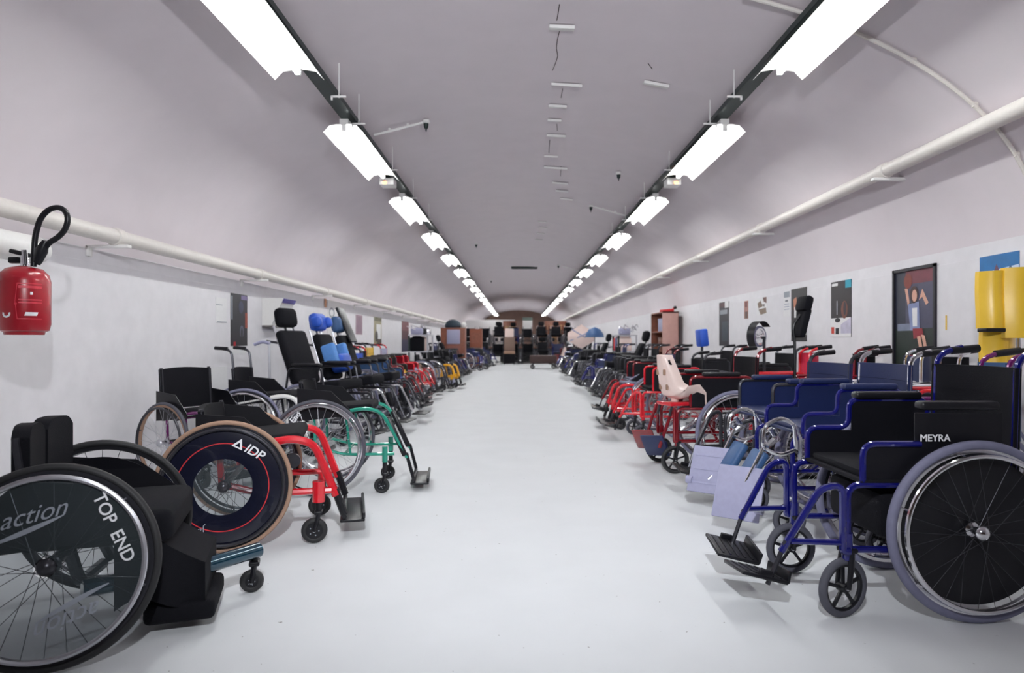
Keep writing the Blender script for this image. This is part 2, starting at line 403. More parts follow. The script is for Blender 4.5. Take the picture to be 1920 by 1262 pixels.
sprinkler(921, 524, 0, 'tiny dark sprinkler on the distant left of the vault', False)
sprinkler(1160, 540, 0, 'small dark fitting on the vault just above the right pipe', False)

# ---------------------------------------------------------------- fire extinguisher
t = empty('fire_extinguisher', (-2.26, 3.05, 1.08))
D = 3.05
t.location = P(46, 628, D)
r = 41.5 / F * D; hh = 128 / F * D
b = MB(); b.lathe([(0, 0), (r * 0.75, 0), (r * 0.78, 0.012), (r * 0.93, 0.02), (r, 0.05), (r, hh * 0.78), (r * 0.93, hh * 0.88), (r * 0.7, hh * 0.965), (r * 0.3, hh), (0.02, hh * 1.01), (0, hh * 1.01)], M_EXT, 40, 'z'); b.build('cylinder', t)
b = MB(); b.cyl((0, 0, hh), (0, 0, hh + 0.05), 0.017, M_CHROME); b.cyl((0.012, -0.01, hh + 0.01), (0.014, -0.02, hh + 0.075), 0.012, M_CHROME); b.build('valve', t)
b = MB(); b.box((-0.02, 0, hh + 0.062), (0.09, 0.028, 0.02), M_BLACKP, rot=0.25, bev=0.006); b.box((-0.045, 0, hh + 0.03), (0.05, 0.028, 0.03), M_BLACKP, bev=0.008); b.build('handle', t)
def E(px, py): q = P(px, py, D - 0.02); return q - t.location
b = MB(); b.tube([E(63, 500), E(64, 470), E(66, 440), E(76, 408), E(92, 392), E(110, 388), E(124, 396), E(128, 412), E(122, 432), E(108, 446), E(92, 455), E(84, 465), E(76, 478), E(70, 496)], 0.0125, M_BLACKP, 12, bend=0.04); b.build('hose', t)
b = MB(); b.tube([E(86, 452), E(78, 470), E(70, 492)], [0.014, 0.026, 0.018], M_BLACKP, 12); b.build('nozzle', t)
b = MB()                                            # label panel curved round the shell
def lab(u, v):
    a = R(-75 + 60 * u); return ((r + 0.001) * math.cos(a), (r + 0.001) * math.sin(a), hh * (0.22 + 0.52 * v))
M_LAB = mat('label_red', S(205, 60, 75), 0.4)
for u0, u1, v0, v1 in ((0.1, 1, 0.97, 1.0), (0.1, 1, 0.0, 0.03), (0.0, 0.1, 0.4, 0.45), (0.15, 1, 0.86, 0.93), (0.15, 1, 0.52, 0.56), (0.15, 1, 0.44, 0.48)):
    b.grid(lambda u, v: lab(u0 + (u1 - u0) * u, v0 + (v1 - v0) * v), 8, 1, M_LAB)
b.grid(lambda u, v: lab(0.1 - 0.08 * (1 - abs(2 * v - 1)) + 0.03 * u, v), 1, 12, M_LAB)
b.grid(lambda u, v: lab(0.35 + 0.45 * u + 0.05 * v, 0.1 + 0.1 * v), 6, 1, M_PRINT); b.grid(lambda u, v: lab(0.55 + 0.1 * u, 0.68 + 0.08 * v), 3, 1, M_PRINT)
b.build('label_print', t)
b = MB()                                            # round mark
for k in range(8):
    a0 = R(20 - 220 * k / 8); a1 = R(20 - 220 * (k + 1) / 8)
    for rr0, rr1 in ((0.010, 0.019),):
        vs = []
        for (q, a) in ((rr0, a0), (rr1, a0), (rr1, a1), (rr0, a1)):
            th = R(-93) + (q * math.cos(a)) / r; vs.append(((r + 0.001) * math.cos(th), (r + 0.001) * math.sin(th), hh * 0.3 + q * math.sin(a)))
        b.add(vs, [(0, 1, 2, 3)], M_PRINT)
b.build('round_mark', t)
b = MB(); tx = t.location.x
b.box((-(tx - XL) / 2 - 0.05 * 0, 0.06, hh * 0.9), (abs(tx - XL), 0.02, 0.03), M_EXT); b.build('wall_hook', t)
tag(t, 'red fire extinguisher with looped black hose on the left wall', 'fire extinguisher')

# ---------------------------------------------------------------- wheelchair parts
CACHE = {}
def cached(key, fn):
    if key not in CACHE: CACHE[key] = fn()
    return CACHE[key]
def wheel(par, r, s, y, tyre=M_TYRE_G, rim=M_ALU, tw=0.012, camber=0.0, spokes=28, pr=M_CHROME, x=0.0, z=None, hub=M_DARKM, push=True, spm=None):
    spm = spm or (M_ALU if rim.name != 'dark_metal' else M_DARKM)
    key = (round(r, 3), tyre.name, rim.name, tw, spokes, pr.name, hub.name, spm.name)
    def rimm():
        b = MB(); q = r - 2 * tw
        b.lathe([(q + 0.004, -0.010), (q + 0.004, 0.010), (q - 0.010, 0.008), (q - 0.014, 0), (q - 0.010, -0.008)], rim, 64, 'y', loop=True)
        b.lathe([(0, -0.034), (0.022, -0.034), (0.026, -0.026), (0.014, -0.020), (0.014, 0.020), (0.026, 0.026), (0.022, 0.034), (0.010, 0.042), (0, 0.043)], hub, 20, 'y')
        return b.mesh('wheel')
    def tyrem(): return MB().torus(r - tw, tw, tyre, 72, 10).mesh('tyre')
    def spk():
        b = MB(); q = r - 2 * tw - 0.012
        for k in range(spokes):
            a = 2 * PI * k / spokes; off = (0.5 if (k // 2) % 2 else -0.5); yy = 0.026 if k % 2 else -0.026
            b.tube([(0.024 * math.cos(a + off * 2.4), yy, 0.024 * math.sin(a + off * 2.4)), (q * math.cos(a), 0, q * math.sin(a))], 0.0011, spm, 5)
        return b.mesh('spokes')
    def prm():
        b = MB(); q = r - 2 * tw - 0.016; b.torus(q, 0.0085, pr, 64, 8, (0, 0.036, 0))
        for k in range(6):
            a = 2 * PI * k / 6 + 0.3; b.cyl((q * math.cos(a), 0.034, q * math.sin(a)), ((q + 0.008) * math.cos(a), 0.006, (q + 0.008) * math.sin(a)), 0.004, pr, 6)
        return b.mesh('push_rim')
    rot = (camber * s, 0, 0) if s > 0 else (camber, 0, PI)
    wh = place('wheel', cached(('rim',) + key, rimm), par, (x, y, (z if z is not None else r)), (R(camber) if s > 0 else R(camber), 0, 0 if s > 0 else PI))
    wh.rotation_euler = Matrix.Rotation(0 if s > 0 else PI, 3, 'Z').to_euler()
    if camber: wh.rotation_euler = (Matrix.Rotation(R(camber) * s, 3, 'X') @ Matrix.Rotation(0 if s > 0 else PI, 3, 'Z')).to_euler()
    place('tyre', cached(('tyre',) + key, tyrem), wh)
    place('spokes', cached(('spk',) + key, spk), wh)
    if push: place('push_rim', cached(('pr',) + key, prm), wh)
    return wh
def caster(par, x, y, r, wd=0.03, tyre=M_TYRE_DG, fork=M_BLACKP, top=0.24, turn=0.0, spk=5, hubm=M_BLACKP, trail=0.035):
    key = ('cas', round(r, 3), wd, tyre.name, spk, hubm.name)
    def cm():
        b = MB(); b.torus(r - wd * 0.45, wd * 0.45, tyre, 36, 10, flat=1.05)
        q = r - wd * 0.8
        if spk:
            b.lathe([(q, -0.010), (q + 0.006, -0.010), (q + 0.006, 0.010), (q, 0.010), (q - 0.007, 0.006), (q - 0.007, -0.006)], hubm, 36, 'y', loop=True)
            for k in range(spk):
                a = 2 * PI * k / spk + 0.3; b.box(((q / 2) * math.cos(a), 0, (q / 2) * math.sin(a)), (q, 0.010, 0.012), hubm, rot=-a, bev=0.002)
            b.lathe([(0, -0.018), (0.016, -0.018), (0.018, 0), (0.016, 0.018), (0, 0.018)], hubm, 16, 'y')
        else:
            b.lathe([(0, -wd * 0.45), (q + 0.004, -wd * 0.4), (q + 0.004, wd * 0.4), (0, wd * 0.45)], hubm, 28, 'y')
            for k in range(5):
                a = 2 * PI * k / 5
                for s in (-1, 1): b.cyl((q * 0.62 * math.cos(a), 0, q * 0.62 * math.sin(a)), (q * 0.62 * math.cos(a), s * (wd * 0.45 + 0.001), q * 0.62 * math.sin(a)), q * 0.1, M_GPRINT, 8)
        b.cyl((0, -0.024, 0), (0, 0.024, 0), 0.007, M_ALU, 8)
        return b.mesh('caster')
    c = place('caster', cached(key, cm), par, (x, y, r), (0, 0, turn))
    key2 = ('fork', round(r, 3), wd, fork.name, round(top, 3), trail)
    def fm():
        b = MB(); w = wd / 2 + 0.010; zt = r + 0.022
        for s in (-1, 1): b.tube([(0, s * w, 0), (trail * 0.5, s * w, r * 0.6), (trail, s * w * 0.8, zt)], [0.008, 0.010, 0.011], fork, 8)
        b.box((trail, 0, zt + 0.004), (0.04, 2 * w + 0.012, 0.018), fork, bev=0.006)
        b.cyl((trail, 0, zt), (trail, 0, top - r), 0.015, fork, 10)
        return b.mesh('caster_fork')
    place('caster_fork', cached(key2, fm), c)
    return c
def pad(par, name, c, sz, m, rot=0.0, bev=0.02):
    b = MB(); b.box((0, 0, 0), sz, m, bev=bev, seg=3); return b.build(name, par, c, (0, rot, 0))

def standard(name='wheelchair', nearblack=False, fr=M_BLUE, up=M_BLACK, r=0.31, w=0.46, tyre=M_TYRE_G, rim=M_CHROME, foot='plate', footm=M_BLACKP, arm='desk', skirt=M_BLACKP, armpad=M_BLACKP,
             calf=M_SLATE, post=None, tw=0.015, backh=0.90, grip=True, casr=0.10, castyre=M_TYRE_DG, fork=M_BLACKP, seatz=0.48, legs=(-1, 1), panel_label=None, turn=0.0):
    """folding chair: x forward, axle over the origin"""
    t = empty(name); y = w / 2; tr = 0.0125; bx = -0.16
    post = post or fr
    def frm(s):
        b = MB()
        for s in (s,):
            b.tube([(bx + 0.01, s * y, 0.22), (bx + 0.01, s * y, seatz + 0.02)], tr, fr)
            b.tube([(bx, s * y, seatz), (0.43, s * y, seatz), (0.43, s * y, 0.20)], tr, fr, bend=0.05)
            b.tube([(bx, s * y, 0.24), (0.43, s * y, 0.24)], tr, fr)
            b.tube([(0.0, s * y, 0.24), (0.0, s * y, seatz)], tr * 0.9, fr)
            b.cyl((0.43, s * y, 0.205), (0.43, s * y, 0.30), tr * 1.5, fr)
            b.cyl((0, s * y, r), (0, s * (y + 0.05), r), 0.012, M_ALU, 8)
            b.tube([(bx, s * y, 0.25), (bx - 0.10, s * y, 0.20)], 0.010, fr)     # tipping lever
            for yz in (0.24, seatz): b.cyl((bx, s * (y + 0.004), yz), (bx, s * (y + 0.020), yz), 0.008, M_CHROME, 8)
            for xx in (0.25, 0.43): b.cyl((xx, s * (y + 0.004), 0.24), (xx, s * (y + 0.018), 0.24), 0.006, M_CHROME, 8)
        return b.mesh('side_frame')
    k0 = (fr.name, w, seatz, round(r, 3))
    for s in (-1, 1): place('side_frame', cached(('sf', s) + k0, lambda: frm(s)), t)
    def xb():
        b = MB()
        for xx, s in ((0.10, 1), (0.13, -1)): b.tube([(xx, -s * y, 0.25), (xx, s * y, seatz - 0.02)], 0.011, fr)
        return b.mesh('cross_brace')
    place('cross_brace', cached(('sx',) + k0, xb), t)
    for s in (-1, 1):
        def pm():
            b = MB(); b.tube([(bx, s * y, seatz - 0.04), (bx - 0.015, s * y, backh), (bx - 0.12, s * y, backh + 0.03)], tr, post, bend=0.06)
            return b.mesh('back_post')
        p = place('back_post', cached(('bp', post.name, w, s, backh, seatz), pm), t)
        if grip:
            def gm():
                b = MB(); b.tube([(bx - 0.075, s * y, backh + 0.016), (bx - 0.19, s * y, backh + 0.026)], 0.0165, M_BLACKP, 10)
                for k in range(4): b.torus(0.0165, 0.002, M_BLACKP, 12, 4)  if False else None
                return b.mesh('handgrip')
            place('handgrip', cached(('gr', w, s, backh), gm), p)
    def bk():
        b = MB(); b.grid(lambda u, v: (bx - 0.012 - 0.035 * math.sin(PI * u) - 0.01 * v, -y - 0.012 + (w + 0.024) * u, seatz + 0.03 + (backh - seatz - 0.07) * v), 12, 4, up, thick=(0.022, 0, 0))
        for zz in (0.25, 0.75):
            b.grid(lambda u, v: (bx + 0.0118 - 0.035 * math.sin(PI * u), -y + w * u, seatz + 0.03 + (backh - seatz - 0.07) * (zz + 0.006 * v)), 12, 1, M_BLACK)
        return b.mesh('backrest')
    place('backrest', cached(('bk', up.name, w, backh, seatz), bk), t)
    def st():
        b = MB(); b.box((0.135, 0, seatz + 0.012), (0.50, w + 0.02, 0.016), up, bev=0.006); b.box((0.145, 0, seatz + 0.032), (0.44, w - 0.04, 0.03), up, bev=0.013)
        return b.mesh('seat')
    place('seat', cached(('st', up.name, w, seatz), st), t)
    for s in (-1, 1):
        wheel(t, r, s, s * (y + 0.05), tyre, rim, tw, hub=M_CHROME if rim is M_CHROME else M_DARKM, spm=M_DARKM if nearblack else None)
        caster(t, 0.445, s * (y - 0.0), casr, 0.032, castyre, fork, 0.24, turn if s > 0 else -turn * 0.4 + 0.2 * (turn != 0), trail=-0.02)
        if arm:
            def am():
                b = MB(); 
                if nearblack and s > 0: pts = [(0.375, s * y, seatz + 0.01), (0.375, s * y, 0.615), (0.17, s * y, 0.615)]
                elif arm == 'desk': pts = [(0.375, s * y, seatz + 0.01), (0.375, s * y, 0.615), (0.20, s * y, 0.615), (0.20, s * y, 0.735), (bx + 0.03, s * y, 0.735), (bx + 0.03, s * y, seatz + 0.01)]
                else: pts = [(0.33, s * y, seatz + 0.01), (0.33, s * y, 0.715), (bx + 0.03, s * y, 0.715), (bx + 0.03, s * y, seatz + 0.01)]
                b.tube(pts, 0.0115, fr if skirt is not M_CHROME else M_CHROME, bend=0.045)
                return b.mesh('armrest')
            a = place('armrest', cached(('ar', arm, fr.name, w, s, seatz, skirt.name, nearblack), am), t)
            def sk():
                b = MB()
                if arm == 'desk': poly = [(0.365, seatz + 0.0), (0.365, 0.605), (0.19, 0.605), (0.19, 0.725), (bx + 0.04, 0.725), (bx + 0.04, seatz)]
                else: poly = [(0.32, seatz), (0.32, 0.705), (bx + 0.04, 0.705), (bx + 0.04, seatz)]
                b.prism(poly, 0.006, skirt, Matrix.Translation((0, s * (y - 0.002), 0))); return b.mesh('side_panel', False)
            place('side_panel', cached(('sk', arm, skirt.name, w, s, seatz), sk), a)
            pad(a, 'arm_pad', ((0.04 if arm == 'desk' else 0.1), s * y, 0.752 if arm == 'desk' else 0.735), (0.28, 0.052, 0.032), armpad, bev=0.012)
            if panel_label and s > 0:
                M = Matrix(((-1, 0, 0, 0.145), (0, 0, 1, s * y + 0.012), (0, 1, 0, 0.625), (0, 0, 0, 1))) @ Matrix.Translation((0.02, 0.012, 0))
                place('lettering', text_mesh(panel_label, 0.034, M_PRINT, M=M, bold=0.0007), a, label='white MEYRA lettering')
    for s in legs:
        def lg():
            b = MB()
            if foot == 'tilt':
                b.tube([(0.43, s * (y + 0.02), 0.24), (0.455, s * (y + 0.02), 0.24), (0.455, s * (y + 0.02), seatz + 0.005), (0.47, s * (y + 0.01), seatz - 0.01), (0.56, s * (y - 0.01), 0.19)], tr * 1.05, fr, bend=0.03)
            elif foot == 'elev':
                zk = seatz + 0.10                    # elevating leg rest: side loop with ratchet, long rod
                b.tube([(0.40, s * (y + 0.02), seatz - 0.16), (0.40, s * (y + 0.02), seatz + 0.02), (0.43, s * (y + 0.02), seatz + 0.06)], 0.010, M_CHROME, bend=0.03)
                b.tube([(0.42, s * (y + 0.02), seatz - 0.06), (0.43, s * (y + 0.02), seatz + 0.07), (0.50, s * (y + 0.02), zk), (0.58, s * (y + 0.02), seatz + 0.06), (0.59, s * (y + 0.02), seatz - 0.05), (0.50, s * (y + 0.02), seatz - 0.09), (0.42, s * (y + 0.02), seatz - 0.06)], 0.010, M_CHROME, bend=0.03)
                b.tube([(0.55, s * (y + 0.012), seatz + 0.045), (0.52, s * (y + 0.012), seatz + 0.0), (0.565, s * (y + 0.012), seatz - 0.04)], 0.014, M_CHROME, bend=0.02)
                b.box((0.54, s * (y + 0.01), seatz), (0.07, 0.012, 0.07), M_CHROME, rot=0.5, bev=0.004)
                b.tube([(0.56, s * (y + 0.0), seatz - 0.02), (0.74, s * (y - 0.02), 0.12)], 0.009, M_CHROME)
                b.tube([(0.50, s * (y - 0.03), seatz - 0.08), (0.72, s * (y - 0.03), 0.20)], 0.007, M_CHROME)
            else:
                b.tube([(0.43, s * (y + 0.02), 0.24), (0.455, s * (y + 0.02), 0.24), (0.455, s * (y + 0.02), seatz + 0.005), (0.53, s * (y + 0.01), seatz - 0.01), (0.66, s * (y - 0.01), 0.23)], tr * 1.05, fr, bend=0.05)
                b.tube([(0.455, s * (y + 0.02), 0.27), (0.63, s * (y - 0.0), 0.27)], tr * 0.9, fr)
                b.tube([(0.645, s * (y - 0.005), 0.27), (0.705, s * (y - 0.02), 0.11)], 0.009, M_DARKM)
            return b.mesh('leg_rest')
        l = place('leg_rest', cached(('lg', foot, fr.name, w, s, seatz), lg), t)
        if foot == 'elev':
            pad(l, 'calf_pad', (0.60, s * (y - 0.09), 0.335), (0.045, 0.15, 0.19), calf, rot=-0.55, bev=0.018)
            b = MB(); b.box((0, 0, 0), (0.014, 0.24, 0.27), footm, bev=0.006); 
            for k in range(3 if s < 0 else 0): b.box((0.008, 0, -0.08 + 0.08 * k), (0.004, 0.20, 0.01), footm)
            b.cyl((0.0, s * 0.095, -0.07), (0.0, s * 0.13, -0.07), 0.022, M_GREYPL, 14)
            b.build('footplate', l, (0.70, s * (y - 0.01), 0.22 if s > 0 else 0.25), (0, -0.42, 0.85))
        else:
            fm_ = M_DRED if (foot == 'tilt' and s < 0) else footm
            b = MB(); b.box((0, 0, 0), (0.17, 0.20, 0.014), fm_, bev=0.005)
            b.box((0.0, s * 0.088, 0.012), (0.05, 0.02, 0.03), footm, bev=0.005)
            for k in range(5): b.box((-0.06 + 0.03 * k, 0, 0.008), (0.008, 0.17, 0.004), footm)
            b.box((-0.085, 0, 0.02), (0.012, 0.19, 0.045), footm, bev=0.004)
            b.build('footplate', l, *(((0.725, s * (y - 0.09), 0.13), (0.12 * s, -0.24, 0)) if foot == 'plate' else ((0.58, s * (y - 0.07), 0.20), (0.2, -1.1, 0.55))))
    return t

def rigid(name='wheelchair', fr=M_RED, up=M_BLACK, r=0.305, w=0.40, tyre=M_TYRE_B, rim=M_ALU, tw=0.012, camber=3, tr=0.016, backh=0.70, casr=0.06, castyre=M_TYRE_B, casx=0.38,
          footx=0.53, footz=0.07, footm=M_BLACKP, seatz=0.50, push=None, guard=True, lobes=False, stem=M_BLACKP, handles=False, spk=0, backtop=0.0, lowleg=M_BLACKP, hub=M_DARKM, pr=M_CHROME):
    t = empty(name); y = w / 2; sr = seatz - 0.06
    def frm():
        b = MB()
        for s in (-1, 1):
            b.tube([(-0.05, s * y, sr), (0.30, s * y, seatz + 0.0), (0.40, s * y, seatz - 0.03), (footx - 0.06, s * (y - 0.02), 0.22)], tr, fr, bend=0.09)
            b.tube([(-0.02, s * y, r), (0.16, s * y, 0.25), (casx + 0.08, s * y, 0.25)], tr * 0.85, fr, bend=0.05)
            b.tube([(-0.02, s * y, r), (-0.03, s * y, sr)], tr * 0.8, fr)
            b.tube([(0.20, s * y, 0.25), (0.17, s * y, sr + 0.02)], tr * 0.7, fr)
            b.cyl((casx + 0.02, s * (y + 0.012), 0.20), (casx + 0.02, s * (y + 0.012), 0.30), tr * 1.5, fr)
        b.cyl((0, -y - 0.05, r), (0, y + 0.05, r), 0.014, M_DARKM)
        b.cyl((0.16, -y, 0.25), (0.16, y, 0.25), tr * 0.8, fr)
        b.cyl((0.05, -y, sr), (0.05, y, sr), tr * 0.7, fr)
        return b.mesh('frame')
    place('frame', frm(), t)
    for s in (-1, 1):
        b = MB(); b.tube([(footx - 0.065, s * (y - 0.02), 0.25), (footx - 0.02, s * (y - 0.03), footz + 0.03)], tr * 0.95, lowleg)
        b.build('foot_hanger', t)
    b = MB()
    b.box((footx + 0.02, 0, footz), (0.12, w - 0.02, 0.014), footm, bev=0.005); b.box((footx + 0.075, 0, footz + 0.02), (0.016, w - 0.04, 0.03), footm, bev=0.006)
    b.tube([(footx - 0.02, -y + 0.02, footz + 0.02), (footx - 0.02, y - 0.02, footz + 0.02)], 0.012, footm)
    b.build('footrest', t)
    b = MB(); b.box((0.14, 0, sr + 0.045), (0.40, w - 0.02, 0.055), up, rot=-0.07, bev=0.022, seg=3); b.build('seat', t)
    for s in (-1, 1):
        b = MB(); b.tube([(-0.08, s * (y - 0.01), sr - 0.02), (-0.11, s * (y - 0.01), backh)] + ([(-0.125, s * (y - 0.01), backh + 0.15), (-0.25, s * (y - 0.01), backh + 0.17)] if handles else []), 0.011, M_DARKM, bend=0.05); p = b.build('back_post', t)
        if handles:
            b = MB(); b.tube([(-0.16, s * (y - 0.01), backh + 0.166), (-0.27, s * (y - 0.01), backh + 0.172)], 0.016, M_BLACKP, 10); b.build('handgrip', p)
    if lobes:
        for s in (-1, 1):
            b = MB(); n = 9
            def lf(u, v):
                yy = s * (0.012 + 0.185 * u); return (-0.115 - 0.03 * math.cos(s * yy * 6), yy, sr + 0.06 + (backh - sr - 0.06 + 0.05 * math.sin(PI * u) ** 0.5) * v)
            b.grid(lf, 10, 6, up, thick=(0.045, 0, 0)); b.build('backrest', t)
    else:
        b = MB(); b.grid(lambda u, v: (-0.105 - 0.03 * math.sin(PI * u) - 0.02 * v, -y + w * u, sr + 0.06 + (backh - sr - 0.07 + 0.012 * math.sin(PI * u)) * v), 12, 4, up, thick=(0.028, 0, 0)); b.build('backrest', t)
    for s in (-1, 1):
        if guard:
            b = MB(); b.prism([(-0.13, sr - 0.02), (0.20, sr + 0.01), (0.20, sr + 0.05), (0.08, sr + 0.17), (-0.13, sr + 0.19)], 0.004, M_BLACKP, Matrix.Translation((0, s * (y + 0.012), 0))); b.build('side_guard', t, smooth=False)
        yy = s * (y + 0.05)
        cam_ = camber
        o = wheel(t, r, s, yy, tyre, rim, tw, camber=-cam_ if False else cam_, hub=hub, pr=pr)
        caster(t, casx, s * (y + 0.012), casr, 0.034 if casr > 0.05 else 0.028, castyre, stem, 0.23, spk=spk, trail=0.02)
    return t

def tall(name='wheelchair', fr=M_DARKM, up=M_BLACK, rec=0.42, w=0.46, r=0.29, head=True, headm=None, pads=None, tyre=M_TYRE_G, backlen=0.62, seatz=0.52, legx=0.62, bars=M_ALU, rim=M_ALU):
    t = empty(name); y = w / 2; hm = headm or up
    b = MB()
    for s in (-1, 1):
        b.tube([(-0.22, s * y, seatz - 0.06), (0.38, s * y, seatz - 0.06), (0.42, s * y, 0.22)], 0.013, fr, bend=0.05)
        b.tube([(-0.26, s * y, 0.22), (0.42, s * y, 0.22)], 0.013, fr); b.tube([(-0.18, s * y, seatz - 0.06), (-0.22, s * y, 0.22)], 0.013, fr)
        b.cyl((0, s * y, r), (0, s * (y + 0.05), r), 0.012, M_ALU, 8)
        b.cyl((0.42, s * y, 0.19), (0.42, s * y, 0.28), 0.018, fr)
    b.cyl((-0.2, -y, 0.22), (-0.2, y, 0.22), 0.012, fr); b.cyl((0.2, -y, 0.22), (0.2, y, 0.22), 0.012, fr)
    b.build('frame', t)
    pad(t, 'seat', (0.13, 0, seatz + 0.02), (0.50, w - 0.02, 0.10), up, rot=-0.12, bev=0.03)
    d = Vector((-math.sin(rec), 0, math.cos(rec))); base = Vector((-0.13, 0, seatz + 0.04))
    c = base + d * (backlen / 2)
    bo = pad(t, 'backrest', tuple(c), (0.09, w - 0.05, backlen), up, rot=-rec, bev=0.04)
    for s in (-1, 1):
        b = MB(); a0 = base + d * -0.08 + Vector((-0.06, s * (y - 0.08), 0)); a1 = base + d * (backlen + 0.05) + Vector((-0.06, s * (y - 0.08), 0))
        b.tube([a0, a1], 0.013, bars); b.tube([a1 - d * 0.18, a1 - d * 0.16 + Vector((-0.14, 0, 0.0))], 0.012, M_DARKM)
        b.build('back_post', t)
        b = MB(); b.tube([(-0.20, s * (y + 0.01), seatz - 0.05), (-0.16, s * (y + 0.01), seatz + 0.20), (0.20, s * (y + 0.01), seatz + 0.21), (0.24, s * (y + 0.01), seatz - 0.05)], 0.011, fr, bend=0.05); a = b.build('armrest', t)
        pad(a, 'arm_pad', (0.04, s * (y + 0.01), seatz + 0.235), (0.32, 0.06, 0.035), M_BLACKP, bev=0.014)
        wheel(t, r, s, s * (y + 0.05), tyre, rim, 0.015)
        caster(t, 0.42, s * y, 0.085, 0.03, M_TYRE_DG, M_BLACKP, 0.22)
        b = MB(); b.tube([(0.36, s * (y - 0.02), seatz - 0.06), (0.46, s * (y - 0.02), seatz - 0.05), (legx, s * (y - 0.05), 0.14)], 0.012, M_CHROME if s < 0 else fr, bend=0.05); l = b.build('leg_rest', t)
        b = MB(); b.box((legx + 0.06, s * (y - 0.12), 0.12), (0.16, 0.17, 0.014), M_BLACKP, bev=0.005); b.build('footplate', l)
        pad(l, 'calf_pad', (0.47, s * (y - 0.10), 0.34), (0.04, 0.12, 0.16), up, rot=-0.3, bev=0.016)
    if head:
        h = base + d * (backlen + 0.14)
        b = MB(); b.tube([base + d * (backlen - 0.05) + Vector((-0.05, 0, 0)), h + Vector((-0.04, 0, 0))], 0.012, M_DARKM); b.build('headrest_stem', t)
        pad(t, 'headrest', tuple(h + Vector((0.0, 0, 0))), (0.12, 0.27, 0.20), hm, rot=-rec * 0.5, bev=0.055)
    if pads:
        for s in (-1, 1):
            pad(t, 'side_support', tuple(base + d * (backlen * 0.55) + Vector((0.10, s * (y - 0.06), 0))), (0.17, 0.07, 0.24), pads, rot=-rec, bev=0.03)
    return t

def sit(t, x, y, deg, label, group=None, cat='wheelchair'):
    t.location = (x, y, 0); t.rotation_euler = (0, 0, R(deg)); tag(t, label, cat, group); return t

# ================================================================ LEFT ROW
# A: low sports chair in the near left corner
A = empty('wheelchair'); aw = 0.25
for s in (-1, 1):
    wheel(A, 0.305, s, s * (aw + 0.05), M_TYRE_B, M_DARKM, 0.013, camber=9, pr=M_ALU)
    b = MB(); b.prism([(-0.16, 0.33), (0.26, 0.36), (0.26, 0.42), (0.12, 0.53), (-0.10, 0.55), (-0.16, 0.50)], 0.006, M_BLACKP, Matrix.Translation((0, s * (aw - 0.02), 0))); b.build('side_guard', A, smooth=False)
    b = MB(); b.tube([(-0.08, s * 0.20, 0.36), (-0.12, s * 0.20, 0.68)], 0.012, M_DARKM); b.build('back_post', A)
    b = MB(); b.grid(lambda u, v: (-0.12 - 0.03 * math.cos((0.012 + 0.19 * u) * 6), s * (0.012 + 0.19 * u), 0.42 + (0.26 + 0.035 * (1 - (2 * u - 1) ** 4)) * v), 12, 6, M_BLACK, thick=(0.05, 0, 0)); b.build('backrest', A)
b = MB(); b.cyl((0, -aw - 0.04, 0.305), (0, aw + 0.04, 0.305), 0.018, M_DARKM); b.tube([(0, -0.12, 0.305), (0.03, -0.12, 0.19), (0.03, 0.14, 0.17)], 0.02, M_DARKM, bend=0.04); b.tube([(0, 0.15, 0.305), (0.06, 0.15, 0.18)], 0.02, M_DARKM); b.build('axle_frame', A)
b = MB(); b.tube([(0.05, -0.17, 0.185), (0.36, -0.03, 0.17), (0.56, 0.15, 0.165)], 0.029, M_TEAL, 14, bend=0.08); b.build('frame_beam', A, label='dark teal lacquered beam')
pad(A, 'seat', (0.10, 0.0, 0.375), (0.44, 0.44, 0.11), M_BLACK, bev=0.03)
b = MB(); b.grid(lambda u, v: (0.14 + 0.27 * u, -0.17 + 0.02 * math.sin(9 * u), 0.10 + 0.03 * math.sin(5 * u) + (0.26 - 0.10 * u) * v), 12, 6, M_BLACK, thick=(0, 0.30, 0)); b.build('seat_skirt', A, label='loose black cloth hanging below the seat')
pad(A, 'foot_box', (0.33, -0.02, 0.07), (0.22, 0.30, 0.07), M_BLACK, bev=0.02)
caster(A, 0.535, 0.155, 0.045, 0.032, M_TYRE_B, M_BLACKP, 0.14, spk=0, trail=0.01)
sit(A, -1.50, 2.27, 18, 'low sports wheelchair with TOP END spoke guard in the near left corner')
wfar = [c for c in A.children if c.name.startswith('wheel') and c.location.y > 0][0]
b = MB(); b.prism([(0.25 * math.cos(R(a)), 0.25 * math.sin(R(a))) for a in range(-14, 181, 6)], 0.004, M_BLACKP, Matrix.Translation((0, -0.04, 0))); b.build('spoke_cover', wfar, smooth=False)
wa = [c for c in A.children if c.name.startswith('wheel') and c.location.y < 0][0]
GR = 0.262
b = MB(); b.lathe([(0.03, 0.030), (GR * 0.5, 0.030), (GR, 0.026), (GR, 0.0275), (GR * 0.5, 0.0315), (0.03, 0.0315)], M_CLEAR, 64, 'y', loop=True); b.build('spoke_guard', wa, label='clear plastic spoke guard')
def on_wheel(x, z, deg, off=0.034):
    """x to the right and z up as seen from outside the wheel"""
    return Matrix(((-1, 0, 0, -x), (0, 0, 1, off), (0, 1, 0, z), (0, 0, 0, 1))) @ Matrix.Rotation(R(deg), 4, 'Z')
for wd_, qx, qz in (('TOP', 0.148, 0.160), ('END', 0.200, 0.045)): place('lettering', text_mesh(wd_, 0.050, M_PRINT, M=on_wheel(qx, qz, -65), bold=0.0006), wa)
